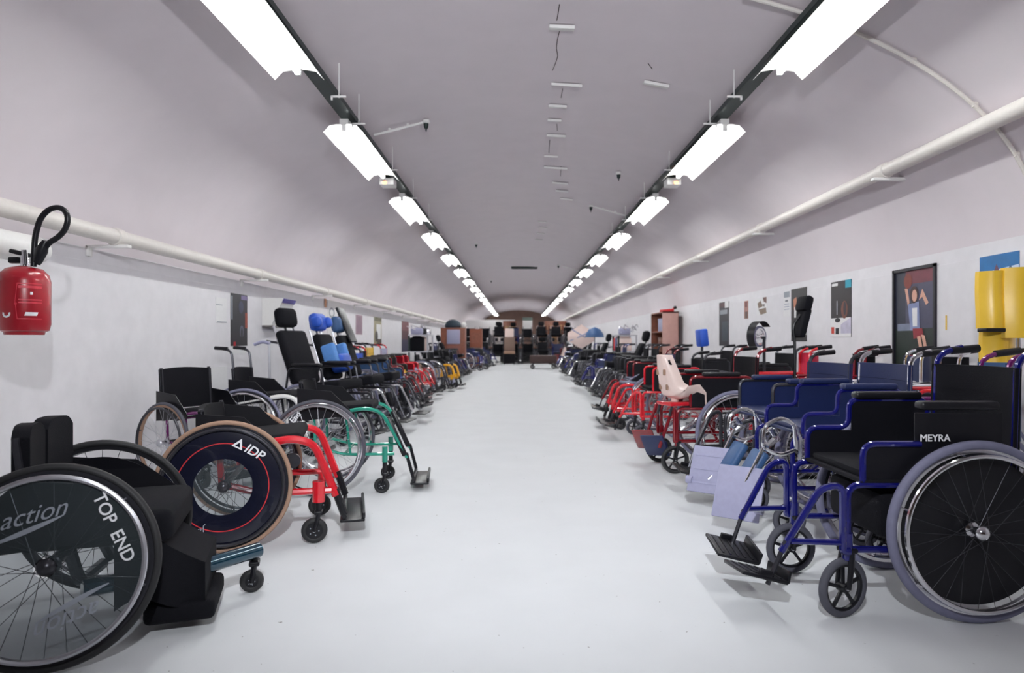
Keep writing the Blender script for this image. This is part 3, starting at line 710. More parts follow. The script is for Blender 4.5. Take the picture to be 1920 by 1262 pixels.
def swoosh(M):
    b = MB(); n = 16; up_ = [(-0.11 + 0.2 * k / n, 0.035 * (k / n) ** 2 + 0.012 * math.sin(PI * k / n)) for k in range(n + 1)]
    lo = [(x, z - 0.014 * math.sin(PI * min(1, (k + 1) / n * 0.9)) - 0.001) for k, (x, z) in enumerate(up_)]
    vs = [M @ Vector((x, z, 0)) for x, z in up_] + [M @ Vector((x, z, 0)) for x, z in lo]
    b.add(vs, [(k, k + 1, n + 2 + k, n + 1 + k) for k in range(n)], M_GPRINT); return b.mesh('swoosh', False)
for (x, z, dg) in ((-0.04, 0.155, 12), (0.07, -0.15, 197)):
    place('action_lettering', text_mesh('action', 0.07, M_GPRINT, shear=0.5, M=on_wheel(x, z, dg)), wa)
    M = on_wheel(x, z, dg) @ Matrix.Translation((-0.01, -0.055, 0)); place('swoosh', swoosh(M), wa)

# B: red chair with the dark disc cover
B = rigid(fr=M_RED, tyre=M_TAN, camber=4, w=0.50, backh=0.66, seatz=0.51, casr=0.062, casx=0.40, footx=0.56, footz=0.09, tr=0.020, tw=0.012, rim=M_DARKM, pr=M_DARKM)
sit(B, -1.44, 3.37, 14, 'red rigid wheelchair with black IDP spoke cover ringed in red')
wb = [c for c in B.children if c.name.startswith('wheel') and c.location.y < 0][0]
M_DISC = mat('dark_disc_cover', S(14, 16, 36), 0.25, coat=0.5)
b = MB(); b.lathe([(0.128, 0.026), (0.20, 0.030), (0.276, 0.020), (0.276, 0.023), (0.20, 0.033), (0.128, 0.029)], M_DISC, 72, 'y', loop=True); dsc = b.build('spoke_cover', wb, label='dark disc cover with open middle')
b = MB(); b.lathe([(0.198, 0.0335), (0.203, 0.0335), (0.203, 0.0345), (0.198, 0.0345)], M_REDP, 72, 'y', loop=True); b.build('ring_stripe', wb)
b = MB(); b.lathe([(0.02, 0.022), (0.13, 0.026), (0.13, 0.027), (0.02, 0.023)], M_CLEAR, 48, 'y', loop=True); b.build('clear_window', wb)
place('idp_lettering', text_mesh('IDP', 0.060, M_PRINT, shear=0.15, M=on_wheel(0.135, 0.155, -32, 0.0365), bold=0.001), wb)
place('jal_lettering', text_mesh('Jal', 0.05, M_GPRINT, shear=0.3, M=on_wheel(-0.09, -0.195, 198, 0.0365)), wb)
b = MB(); M = on_wheel(0.068, 0.195, -28, 0.036)
tri = lambda pts_, m: b.add([M @ Vector((x, z, 0.0003)) for x, z in pts_], [tuple(range(len(pts_)))], m)
tri([(-0.026, -0.02), (0.026, -0.02), (0.0, 0.028)], M_PRINT); M = M @ Matrix.Translation((0, 0, 0.0006)); tri([(-0.012, -0.013), (0.012, -0.013), (0, 0.008)], M_DISC); b.build('triangle_mark', wb, smooth=False)
b = MB(); b.box((0.24, -0.235, 0.40), (0.035, 0.01, 0.11), M_PRINT, bev=0.003)
for k in range(4): b.cyl((0.24, -0.245, 0.36 + 0.026 * k), (0.24, -0.238, 0.36 + 0.026 * k), 0.005, M_BLACKP, 8)
b.build('brake_plate', B, label='white drilled brake plate')
b = MB(); b.cyl((0.30, -0.25, 0.40), (0.30, -0.22, 0.40), 0.035, M_DARKM, 16); b.tube([(0.27, -0.25, 0.36), (0.22, -0.26, 0.30), (0.26, -0.26, 0.24)], 0.012, M_BLACKP); b.build('wheel_lock', B)

# C: green
C = rigid(fr=M_GREEN, tyre=M_TYRE_DG, camber=3, w=0.42, backh=0.72, seatz=0.55, casr=0.05, casx=0.40, footx=0.62, footz=0.05, tr=0.012, rim=M_CHROME, lowleg=M_BLACKP, guard=True)
sit(C, -1.30, 4.45, 6, 'sea green framed wheelchair with long black footrest, behind the red one')
b = MB()
for s in (-1, 1): b = MB(); b.box((0.49, s * 0.19, 0.36), (0.035, 0.03, 0.28), M_BLACKP, rot=-0.42, bev=0.01); b.build('hanger_cover', C)
wc = [c for c in C.children if c.name.startswith('wheel') and c.location.y < 0][0]
place('wheel_lettering', text_mesh('Top End', 0.05, M_PRINT, M=on_wheel(-0.16, 0.16, 48, 0.034), bold=0.001), wc)

# D: small chair against the wall
Dc = rigid(fr=M_PURPLE, tyre=M_TYRE_DG, camber=2, w=0.40, backh=0.79, seatz=0.50, r=0.28, rim=M_TAN, casr=0.06, tr=0.013, pr=M_DARKM, hub=M_ALU)
sit(Dc, -2.33, 4.78, -28, 'small dark wheelchair with tan rim standing against the left wall')
# second rank along the wall
D2 = rigid(fr=M_WHITE, up=M_BLACK, tyre=M_TYRE_G, camber=4, w=0.42, backh=0.60, seatz=0.55, rim=M_DARKM, tr=0.017)
sit(D2, -2.16, 5.44, 2, 'white framed wheelchair in the second rank behind the green one')
D3 = rigid(fr=M_DARKM, tyre=M_TYRE_G, camber=3, w=0.40, backh=0.75, seatz=0.50, handles=True, rim=M_ALU, footx=0.42, casx=0.30)
sit(D3, -2.36, 5.93, 0, 'black wheelchair with two hooked push handles near the left wall')
# E: tall recliner
E_ = tall(up=M_BLACK, rec=0.36, backlen=0.56, seatz=0.52)
sit(E_, -1.97, 6.52, -18, 'tall black reclining wheelchair with headrest and silver back rods')
F_ = tall(up=M_BLACK, rec=0.30, headm=M_BLUEPAD, pads=M_LBLUE, backlen=0.52, seatz=0.52, w=0.42, fr=M_DARKM)
for s in (-1, 1): pad(F_, 'head_wing', (-0.33 + 0.05, s * 0.13, 1.19), (0.12, 0.10, 0.12), M_BLUEPAD, rot=-0.2, bev=0.04)
pad(F_, 'abduction_cushion', (-0.05, 0, 0.74), (0.16, 0.30, 0.20), M_BLUEPAD, rot=-0.3, bev=0.05)
sit(F_, -1.90, 7.30, -8, 'wheelchair with bright blue head and body pads behind the tall recliner')
G_ = tall(up=M_BLACK, rec=0.34, backlen=0.52, headm=M_SLATE, w=0.42)
pad(G_, 'tray_board', (-0.28, 0.10, 1.18), (0.03, 0.24, 0.46), M_BLACKP, rot=-0.40, bev=0.01)
sit(G_, -1.84, 8.03, -4, 'reclining wheelchair with an upright black tray board and slate headrest')
L1 = standard(fr=M_DARKM, up=M_BLUEPAD, tyre=M_TYRE_G, rim=M_CHROME, skirt=M_SLATE, backh=0.86); sit(L1, -1.95, 8.78, 0, 'wheelchair with bright blue seat and back in the left row')
L2 = standard(fr=M_DRED, up=M_BLACK, post=M_RED, tyre=M_TYRE_DG, skirt=M_BLACKP, backh=0.88); sit(L2, -2.05, 9.5, 4, 'black wheelchair with red back posts and handles in the left row')
L3 = standard(fr=M_DARKM, up=M_YPAD, tyre=M_TYRE_DG, skirt=M_BLACKP, backh=0.92); sit(L3, -2.15, 10.35, 0, 'wheelchair with a yellow upright backrest in the left row')
L4 = standard(fr=M_RED, up=M_GREYPL, tyre=M_TYRE_B, skirt=M_DRED); sit(L4, -2.1, 11.2, 0, 'red wheelchair with grey seat panels beyond the yellow backrest')
L5 = rigid(fr=M_DRED, tyre=M_TAN, camber=3, backh=0.72); sit(L5, -1.98, 12.1, 5, 'dark wheelchair with tan tyres beside the red one')
L6 = rigid(fr=M_DARKM, tyre=M_TYRE_G, camber=3, backh=0.72); sit(L6, -1.86, 12.95, 0, 'low black framed wheelchair just before the yellow one in the left row')
L7 = rigid(fr=M_YELLOW, tyre=M_TYRE_B, camber=3, backh=0.75, tr=0.024); sit(L7, -1.72, 13.8, -8, 'bright yellow framed wheelchair far down the left row')

# ================================================================ RIGHT ROW
Hh = standard(fr=M_BLUE, up=M_BLACK, r=0.318, tyre=M_TYRE_G, rim=M_CHROME, tw=0.017, w=0.45, panel_label='MEYRA', backh=0.925, casr=0.106, turn=0.35, seatz=0.47, nearblack=True)
sit(Hh, 1.60, 2.575, 180, 'blue wheelchair with MEYRA side panel in the near right corner')
b = MB(); b.box((0.09, 0, 0.35), (0.42, 0.40, 0.17), M_BLACK, bev=0.03); b.build('seat_bag', Hh, label='black bag slung under the seat')
wh = [c for c in Hh.children if c.name.startswith('wheel') and c.location.y > 0][0]
b = MB(); b.lathe([(0.0, -0.040), (0.26, -0.018), (0.26, -0.015), (0.0, -0.037)], M_BLACKP, 64, 'y'); b.build('spoke_cover', wh, label='black inner spoke cover')
I_ = standard(fr=M_BLUE, up=M_NAVY, foot='elev', footm=M_GREYPL, arm='desk', skirt=M_NAVY, armpad=M_NAVY, post=M_CHROME, fork=M_CHROME, rim=M_CHROME, w=0.45, backh=0.90, casr=0.085, tw=0.015, seatz=0.50)
sit(I_, 1.80, 3.56, 182, 'navy wheelchair with chrome raised leg rests and square grey footplates')
J_ = standard(fr=M_DARKM, up=M_NAVY, tyre=M_TYRE_G, arm='full', skirt=M_NAVY, armpad=M_NAVY, post=M_DARKM, w=0.46, backh=0.88, foot='plate', seatz=0.50)
sit(J_, 1.86, 4.30, 186, 'navy backed wheelchair with full armrests behind the one with grey footplates')
K_ = standard(fr=M_DRED, up=M_BLACK, tyre=M_TYRE_G, post=M_DRED, arm='full', skirt=M_BLACKP, footm=M_NAVY, foot='tilt', w=0.46, backh=0.90, casr=0.105, castyre=M_TYRE_B, fork=M_BLACKP)
sit(K_, 1.60, 5.14, 182, 'dark red wheelchair with tilted navy footplates next to the cream child seat')
L_ = standard(fr=M_RED, up=M_BLACK, tyre=M_TYRE_G, arm='full', skirt=M_BLACKP, w=0.44, backh=0.84, casr=0.08, post=M_DARKM)
sit(L_, 1.66, 6.72, 180, 'bright red wheelchair with black footplates just beyond the cream child seat')
L2_ = rigid(fr=M_RED, tyre=M_TYRE_G, rim=M_CHROME, camber=2, backh=0.70, tr=0.018, casr=0.06, up=M_NAVY)
sit(L2_, 1.52, 7.55, 180, 'low bright red wheelchair with silver rims beyond the cream child seat')
Mm = standard(fr=M_DRED, up=M_NAVY, tyre=M_TYRE_G, arm='full', skirt=M_BLACKP, w=0.44, backh=0.86); sit(Mm, 1.75, 8.35, 180, 'navy seated dark red wheelchair third beyond the cream child seat')
R4 = standard(fr=M_DARKM, up=M_BLACK, legs=(), tyre=M_TYRE_DG, rim=M_ALU, skirt=M_BLACKP); sit(R4, 2.5, 6.6, 180, 'black wheelchair between the bright red one and the right wall')
R5 = copy_tree(R4); sit(R5, 2.5, 8.45, 180, 'black wheelchair against the right wall near the blue upright seat shell')
R6 = copy_tree(R4); sit(R6, 2.05, 9.3, 178, 'black wheelchair in the right row before the open wooden bookcase')
# cream child seat
t = empty('child_seat', (1.20, 4.98, -0.02)); 
def shell(u, v):                                    # u across, v from front lip to top of back
    prof = [(-0.16, 0.47), (-0.155, 0.56), (-0.10, 0.585), (0.02, 0.57), (0.08, 0.60), (0.115, 0.68), (0.14, 0.80), (0.155, 0.90)]
    k = v * (len(prof) - 1); i = min(int(k), len(prof) - 2); f = k - i
    x = prof[i][0] * (1 - f) + prof[i + 1][0] * f; z = prof[i][1] * (1 - f) + prof[i + 1][1] * f
    wd = 0.145 * (1 - 0.55 * max(0, v - 0.62) / 0.38) if v > 0.62 else 0.145
    yy = (2 * u - 1) * wd; e = abs(2 * u - 1) ** 4
    up_ = 0.10 * e * max(0, min(1, (0.75 - v) / 0.3)) * min(1, 0.25 + v * 2.5); fw = -0.17 * e * max(0, min(1, (v - 0.4) / 0.25)) * (1.0 - 0.6 * v)
    return (x + fw, yy, z + up_)
b = MB(); b.grid(shell, 18, 28, M_CREAM, thick=(0.008, 0, -0.006)); b.build('shell', t)
for zz, dy in ((0.77, 0.03), (0.66, 0.0)):
    for s in (-1, 1):
        b = MB(); b.box((0.118 + (zz - 0.66) * 0.22, s * 0.045, zz), (0.012, 0.028, 0.045), M_TAN, bev=0.006); b.build('strap_slot', t, label='tan strap slot')
b = MB(); b.tube([(0.12, -0.085, 0.83), (0.07, -0.05, 0.815), (0.06, 0, 0.81), (0.07, 0.05, 0.815), (0.12, 0.085, 0.84), (0.13, 0.09, 0.86)], 0.008, M_BLACKP); b.build('harness_strap', t)
b = MB(); b.box((0, 0, 0.535), (0.24, 0.20, 0.03), M_RED, bev=0.01); b.cyl((0.02, 0, 0.55), (0.02, 0, 0.575), 0.03, M_CREAM)
b.tube([(0.10, -0.08, 0.52), (0.12, -0.08, 0.45)], 0.01, M_DARKM); b.tube([(0.10, 0.08, 0.52), (0.12, 0.08, 0.45)], 0.01, M_DARKM); b.build('mounting_base', t, label='red mounting base')
t.rotation_euler = (0, 0, R(200))
tag(t, 'cream plastic child seat perched on the dark red wheelchair', 'child seat')
# near right edge: purple chair cut by the frame
# second rank at the right wall: folded chairs
def folded(fr, up, lab, x, y, deg, n=1, gripm=M_BLACKP):
    t = empty('folded_wheelchair', (x, y, 0), R(deg)); w = 0.09
    for s in (-1, 1):
        b = MB(); yy = s * w
        b.tube([(-0.16, yy, 0.24), (-0.17, yy, 0.90), (-0.30, yy, 0.93)], 0.012, fr, bend=0.06); b.tube([(-0.16, yy, 0.24), (0.38, yy, 0.24), (0.38, yy, 0.48), (-0.16, yy, 0.48)], 0.012, fr, bend=0.04)
        b.tube([(0.30, yy, 0.48), (0.30, yy, 0.70), (-0.14, yy, 0.71), (-0.14, yy, 0.5)], 0.011, fr, bend=0.04); sf = b.build('side_frame', t)
        b = MB(); b.tube([(-0.24, yy, 0.92), (-0.36, yy, 0.935)], 0.017, gripm, 10); b.build('handgrip', sf)
        wheel(t, 0.30, s, s * (w + 0.045), M_TYRE_G, M_CHROME, 0.015); caster(t, 0.39, yy, 0.085, 0.03)
    b = MB(); b.grid(lambda u, v: (-0.17 - 0.12 * math.sin(PI * u), -w + 2 * w * u, 0.52 + 0.36 * v), 10, 3, up, thick=(0.014, 0, 0)); b.build('backrest', t)
    b = MB(); b.grid(lambda u, v: (-0.14 + 0.46 * v, -w + 2 * w * u, 0.48 + 0.16 * math.sin(PI * u)), 10, 3, up, thick=(0, 0, 0.012)); b.build('seat', t)
    tag(t, lab, 'wheelchair'); return t
folded(M_RED, M_MAG, 'folded red wheelchair with magenta fabric under the wall mounted wheel', 2.3, 5.70, 180)
folded(M_DRED, M_BLACK, 'folded dark red wheelchair with long black push handles below the wall posters', 2.54, 5.25, 178)
folded(M_CHROME, M_NAVY, 'folded chrome and navy wheelchair below the poster with the turquoise corner', 2.55, 4.55, 180)
folded(M_CHROME, M_BLACK, 'folded chrome wheelchair between the navy one and the basketball poster', 2.55, 4.17, 180)
folded(M_RED, M_NAVY, 'folded red wheelchair with navy back in front of the basketball poster', 2.55, 3.80, 180)
folded(M_PURPLE, M_SLATE, 'folded purple wheelchair behind the blue MEYRA chair by the right edge', 2.04, 3.07, 180)

# ---------------------------------------------------------------- objects along the right wall
def wall_item(side, px, py, off=0.0):
    X = (XR - 0.008 - off) if side == 'right' else (XL + 0.008 + off)
    D = X * F / (px - CX); return Vector((X, D, H - (py - CY) / F * D))
def poster(side, x0, x1, ytop, ybot, base, patches, label, name='poster', cat='poster', frame=None, thick=0.004):
    """x0,x1 pixel columns; ytop,ybot pixel rows measured at column x0"""
    a = wall_item(side, x0, ytop); c = wall_item(side, x1, ytop); z1 = a.z; z0 = wall_item(side, x0, ybot).z
    s = 1 if side == 'right' else -1
    ya, yc = a.y, c.y; X = a.x; w_ = abs(yc - ya); h_ = z1 - z0
    t = MB(); cy_, cz_ = (ya + yc) / 2, (z0 + z1) / 2
    o0 = (X, cy_, cz_)
    t.box((-s * thick / 2, 0, 0), (thick, w_, h_), base)
    o = t.build(name, loc=o0, smooth=False)
    dirn = 1 if yc > ya else -1
    def Q(u, v, d=0.0006): return (-s * (thick + d), (u - 0.5) * w_ * dirn, (0.5 - v) * h_)    # u from x0 to x1, v downwards
    if patches:
        b = MB()
        for k, (poly, m) in enumerate(patches):
            if len(poly) == 4 and not isinstance(poly[0], tuple): u0, v0, u1, v1 = poly; poly = [(u0, v0), (u1, v0), (u1, v1), (u0, v1)]
            b.add([Q(u, v, 0.0006 + 0.0003 * k) for u, v in poly], [tuple(range(len(poly)))], m)
        b.build('picture', o, smooth=False)
    if frame:
        b = MB(); tt = 0.014
        for (u0, v0, u1, v1) in ((0, 0, 1, 0.03), (0, 0.97, 1, 1), (0, 0, 0.04, 1), (0.96, 0, 1, 1)):
            p0 = Q(u0, v0); p1 = Q(u1, v1)
            b.box((-s * (thick + tt / 2), (p0[1] + p1[1]) / 2, (p0[2] + p1[2]) / 2), (tt, abs(p1[1] - p0[1]), abs(p1[2] - p0[2])), frame)
        b.build('frame', o, smooth=False)
    tag(o, label, cat); return o
def pm(r, g, b_, rough=0.45): return mat('print_%d_%d_%d' % (r, g, b_), S(r, g, b_), rough, var=0.12, scale=14)
def ell(cu, cv, ru, rv, n=14): return [(cu + ru * math.cos(2 * PI * k / n), cv + rv * math.sin(2 * PI * k / n)) for k in range(n)]
DK = pm(26, 24, 34)
poster('right', 1677, 1757, 508, 690, pm(40, 42, 60), [((0.05, 0.04, 0.95, 0.6), pm(70, 70, 92)), ((0.05, 0.04, 0.3, 0.95), pm(38, 42, 58)), ((0.3, 0.03, 0.95, 0.16), pm(110, 50, 62)), ((0.05, 0.6, 0.95, 0.97), pm(30, 42, 36)), ((0.1, 0.55, 0.42, 0.62), pm(120, 128, 150)),
    ([(0.28, 0.2), (0.35, 0.2), (0.40, 0.34), (0.36, 0.38)], M_SKIN), (ell(0.36, 0.13, 0.10, 0.075), pm(120, 50, 40)),
    ([(0.36, 0.36), (0.62, 0.34), (0.64, 0.62), (0.42, 0.62)], pm(130, 140, 180)), ([(0.46, 0.4), (0.58, 0.4), (0.58, 0.58), (0.48, 0.58)], M_PAPER), ([(0.62, 0.33), (0.70, 0.22), (0.84, 0.36), (0.78, 0.38), (0.70, 0.30)], M_SKIN),
    (ell(0.51, 0.27, 0.10, 0.085), pm(60, 36, 34)), (ell(0.52, 0.28, 0.06, 0.06), M_SKIN), ([(0.48, 0.6), (0.7, 0.6), (0.74, 0.68), (0.5, 0.7)], pm(140, 40, 50)), ([(0.58, 0.68), (0.66, 0.67), (0.76, 0.92), (0.70, 0.93)], M_SKIN), ([(0.68, 0.66), (0.76, 0.67), (0.86, 0.9), (0.8, 0.92)], M_SKIN), ((0.3, 0.86, 0.6, 0.96), pm(150, 30, 50))],
    'large dark poster of a woman raising a basketball on the right wall', frame=DK)
poster('right', 1559, 1597, 530, 632, pm(34, 28, 34), [((0.72, 0.0, 1, 0.14), pm(20, 150, 175)), ((0.05, 0.03, 0.35, 0.08), M_PAPER), ((0, 0.66, 1, 1), M_PAPER), ([(0.5, 0.78), (1, 0.66), (1, 0.94), (0.5, 0.94)], pm(200, 195, 215)), (ell(0.68, 0.52, 0.16, 0.16), pm(110, 60, 45)), (ell(0.7, 0.5, 0.07, 0.12), pm(40, 36, 44)), (ell(0.35, 0.7, 0.14, 0.04), DK), ((0.03, 0.82, 0.18, 0.94), pm(200, 60, 40)), ((0.25, 0.84, 0.42, 0.95), DK), ((0.3, 0.35, 0.36, 0.6), pm(130, 130, 140))],
    'dark poster with a turquoise corner and a white bottom strip on the right wall')
poster('right', 1484, 1513, 543, 640, pm(24, 22, 26), [([(0.15, 0.2), (0.35, 0.16), (0.42, 0.4), (0.2, 0.4)], pm(190, 120, 90)), ((0.22, 0.35, 0.34, 0.55), M_PAPER), ([(0.6, 0.45), (0.7, 0.42), (0.85, 0.52), (0.8, 0.54)], M_GPRINT), ((0.1, 0.81, 0.8, 0.82), M_GPRINT), ((0.86, 0.8, 1, 0.88), M_PAPER)],
    'black poster with a small lit figure behind a tall black headrest')
poster('right', 1470, 1482, 547, 594, M_PAPER, [((0.05, 0.02, 0.95, 0.25), M_GPRINT), ((0.25, 0.35, 0.7, 0.42), pm(120, 120, 130)), ((0.1, 0.5, 0.9, 0.53), pm(160, 165, 185)), ((0.1, 0.6, 0.9, 0.63), pm(160, 165, 185)), ((0.1, 0.7, 0.9, 0.73), pm(160, 165, 185))], 'narrow white printed notice left of the black figure poster', name='notice', cat='notice')
poster('right', 1419, 1439, 560, 592, M_PAPER, [([(0.1, 0.3), (0.4, 0.15), (0.6, 0.5), (0.2, 0.6)], pm(120, 100, 85)), ([(0.6, 0.0), (0.95, 0.0), (0.95, 0.35), (0.7, 0.25)], pm(110, 75, 70)), ([(0.2, 0.65), (0.9, 0.6), (0.95, 0.9), (0.4, 0.98)], pm(130, 110, 95)), ([(0.5, 0.4), (0.8, 0.4), (0.75, 0.55)], pm(90, 75, 75))], 'small square drawing in brown strokes above the wall mounted wheel', name='drawing', cat='picture')
poster('right', 1396, 1403, 565, 598, pm(165, 120, 110), [((0.2, 0.05, 0.8, 0.35), pm(110, 50, 50)), ((0.2, 0.6, 0.9, 0.98), pm(90, 65, 60))], 'very narrow reddish brown strip hanging left of the drawing', name='hanging_strip', cat='picture')
poster('right', 1349, 1367, 568, 648, pm(30, 30, 40), [((0.6, 0.0, 1, 0.14), M_PAPER), ((0.1, 0.18, 0.85, 0.28), M_GPRINT), ((0, 0.02, 0.6, 0.12), pm(70, 30, 34)), ((0.3, 0.45, 0.9, 0.9), pm(48, 60, 72))], 'dark narrow poster furthest along the right wall before the bookcase')
poster('right', 1838, 1912, 483, 560, pm(30, 105, 165), [([(0, 0.4), (1, 0.3), (1, 1), (0, 1)], pm(200, 215, 235)), ([(0.3, 0.6), (0.45, 0.22), (0.62, 0.6)], pm(90, 50, 70)), ([(0.62, 0.5), (0.8, 0.3), (0.95, 0.5)], pm(60, 90, 130))], 'mountain poster with blue sky above the yellow padding')
b = MB(); b.cyl((0, 0, -0.05), (0, 0, 0.05), 0.005, M_YPAD, 6); p = wall_item('right', 1775, 605); tag(b.build('wall_hook', loc=tuple(p + Vector((-0.004, 0, 0)))), 'thin cream peg on the right wall beside the basketball poster', 'hook')
# wall mounted wheel with black fender
D = 6.15; c = P(1424, 631, D); t = empty('spare_wheel', tuple(c), R(35)); rr = 20 / F * D
w_ = wheel(t, rr, 1, 0, M_TYRE_G, M_CHROME, 0.012, spokes=24, z=0.0, hub=M_CHROME, push=False)
b = MB(); b.grid(lambda u, v: ((rr + 0.04) * math.cos(R(40 + 190 * u)), -0.04 + 0.08 * v, (rr + 0.04) * math.sin(R(40 + 190 * u))), 20, 3, M_BLACKP, thick=(0, 0, 0.004)); b.build('mudguard', t)
b = MB(); b.tube([(0, -0.05, 0), (0, -0.05, -0.35), (0, -0.05, -c.z + 0.02)], 0.014, M_DARKM); b.box((0, -0.05, -c.z + 0.012), (0.3, 0.3, 0.02), M_DARKM, bev=0.005); b.build('stand', t)
tag(t, 'chrome spoked wheel with black mudguard standing up against the right wall', 'wheel')
# tall dark support: curved black back on pole before black poster
D = 4.86; c = P(1502, 640, D); t = empty('headrest_support', (c.x, D, 0.0))
def Z(py): return H - (py - CY) / F * D
def Xx(px): return (px - CX) / F * D - c.x
b = MB(); b.tube([(Xx(1492), 0, 0.02), (Xx(1490), 0, Z(640)), (Xx(1486), 0, Z(612)), (Xx(1500), 0.0, Z(590))], 0.011, M_BLACKP, bend=0.04); b.box((Xx(1495), 0, 0.015), (0.34, 0.34, 0.03), M_BLACKP, bev=0.01); b.build('pole', t)
b = MB(); b.box((Xx(1508), 0, Z(570)), (0.07, 0.18, 0.12), M_BLACK, rot=0.25, bev=0.03); b.build('headrest', t)
b = MB(); b.box((Xx(1503), 0, Z(606)), (0.05, 0.16, 0.22), M_BLACK, rot=0.25, bev=0.02); b.build('back_pad', t)
tag(t, 'slim black headrest on a curved pole in front of the black poster', 'headrest')
# yellow padding at the right edge
t = empty('padded_support', (2.60, 3.42, 0.0), R(0))
def yp(x0, x1, y0, y1, D, nm, bow=0.05):
    a = P(x0, y0, D) - t.location; c = P(x1, y1, D) - t.location
    b = MB(); b.grid(lambda u, v: (a.x + (c.x - a.x) * u, a.y - bow * math.sin(PI * u) + 0.004 * math.sin(5 * v), a.z + (c.z - a.z) * v), 14, 8, M_YPAD, thick=(0, 0.03, 0)); return b.build(nm, t)
yp(1836, 1892, 509, 616, 3.42, 'upper_pad'); yp(1884, 1960, 502, 634, 3.36, 'side_wing'); yp(1843, 1905, 619, 720, 3.44, 'lower_pad')
b = MB(); a = P(1838, 616, 3.40) - t.location; c = P(1892, 622, 3.40) - t.location; b.box(((a.x + c.x) / 2, a.y - 0.01, (a.z + c.z) / 2), (c.x - a.x, 0.07, 0.02), M_BLACKP, bev=0.004); b.build('strap', t)
b = MB()
for px in (1850, 1885, 1915):
    a = P(px, 520, 3.5) - t.location; b.cyl((a.x, a.y + 0.02, 0.0), (a.x, a.y + 0.02, a.z), 0.012, M_ALU)
a = P(1850, 700, 3.5) - t.location; c = P(1915, 700, 3.5) - t.location; b.box(((a.x + c.x) / 2, a.y + 0.02, 0.02), (c.x - a.x + 0.1, 0.3, 0.04), M_DARKM, bev=0.01); b.build('stand', t)
tag(t, 'yellow vinyl padded panels strapped upright at the right edge', 'padded support')
# bookcase with red thing on top
t = empty('bookcase', (2.57, 0, 0)); ya, yb = 11.75, 12.75; zt = 1.51; x1 = 2.86 - 2.57
b = MB(); b.box((x1 / 2, ya + 0.012, zt / 2), (x1, 0.024, zt), M_PINKW, bev=0.003); b.build('side_panel', t, label='pinkish side panel')
b = MB(); b.box((x1 / 2, yb, zt / 2), (x1, 0.024, zt), M_WOOD, bev=0.003); b.box((x1 - 0.005, (ya + yb) / 2, zt / 2), (0.01, yb - ya, zt), M_WOOD); b.box((x1 / 2, (ya + yb) / 2, zt - 0.012), (x1, yb - ya, 0.024), M_WOOD); b.build('carcass', t, smooth=False)
for z in (0.1, 0.45, 0.8, 1.15):
    b = MB(); b.box((x1 / 2, (ya + yb) / 2, z), (x1 - 0.02, yb - ya - 0.03, 0.02), M_WOOD); b.build('shelf', t, smooth=False)
tag(t, 'open brown bookcase with pinkish side panel against the right wall', 'bookcase')
for k, (z, m, lab) in enumerate(((1.16, M_GREYPL, 'pale grey box on the top bookcase shelf'), (0.81, M_WOOD, 'brown box on the second bookcase shelf'))):
    b = MB(); b.box((0, 0, 0.11), (0.2, 0.34, 0.22), m, bev=0.004); b.box((0, 0, 0.225), (0.21, 0.35, 0.02), m, bev=0.004); tag(b.build('storage_box', loc=(2.70, 12.1, z)), lab, 'box')
b = MB(); b.tube([(-0.12, 0, 0.02), (0.1, 0, 0.04), (0.14, 0, 0.07)], 0.02, M_REDP); b.box((0, 0, 0.015), (0.2, 0.3, 0.03), M_REDP, bev=0.01); b.lathe([(0, -0.03), (0.03, -0.02), (0.03, 0.02), (0, 0.03)], M_BLACKP, 12, 'y', (0.15, 0, 0.08)); tag(b.build('tool', loc=(2.70, 12.0, 1.511)), 'red tool with black knob lying on top of the bookcase', 'tool')
# blue upright seat shell
D = 7.6; p = P(1313, 640, D); t = empty('seat_shell', (p.x + 0.02, D, 0.0))
b = MB(); b.box((0, 0, 1.02), (0.10, 0.20, 0.20), M_BLUEPAD, rot=-0.1, bev=0.02); b.build('blue_pad', t); b = MB(); b.cyl((0, 0, 0), (0, 0, 0.95), 0.015, M_DARKM); b.box((0, 0, 0.015), (0.3, 0.3, 0.03), M_DARKM); b.build('stand', t)
tag(t, 'small bright blue pad upright by the right wall near the dark narrow poster', 'pad')

# ---------------------------------------------------------------- left wall items
poster('left', 432, 463, 549, 649, pm(22, 20, 30), [((0.03, 0.05, 0.1, 0.5), M_GPRINT), (ell(0.65, 0.72, 0.12, 0.12), pm(90, 90, 110)), (ell(0.65, 0.75, 0.06, 0.1), DK), ((0.85, 0.35, 1, 0.65), pm(150, 60, 36)), ((0.15, 0.92, 0.28, 1.0), M_REDP), (ell(0.6, 0.25, 0.15, 0.12), pm(44, 48, 78)), ((0.6, 0.02, 1, 0.1), pm(110, 95, 140))], 'black portrait poster with small white figure on the left wall')
poster('left', 434, 460, 649, 664, M_PAPER, [((0.7, 0.1, 0.9, 0.3), M_GPRINT)], 'pale paper flap directly under the black portrait poster', name='paper_sheet', cat='paper')
poster('left', 404, 424, 557, 604, M_PAPER, [((0, 0.28, 0.6, 0.31), M_GPRINT), ((0.1, 0.96, 1, 1.0), M_GPRINT)], 'blank white sheet left of the black portrait poster', name='paper_sheet', cat='paper')
poster('left', 389, 425, 690, 734, M_PAPER, None, 'white sheet low on the wall behind the rank of grey wheels', name='paper_sheet', cat='paper')
poster('left', 667, 679, 590, 627, pm(150, 120, 135), [((0.15, 0.1, 0.85, 0.9), pm(135, 108, 125))], 'mauve framed print on the left wall')
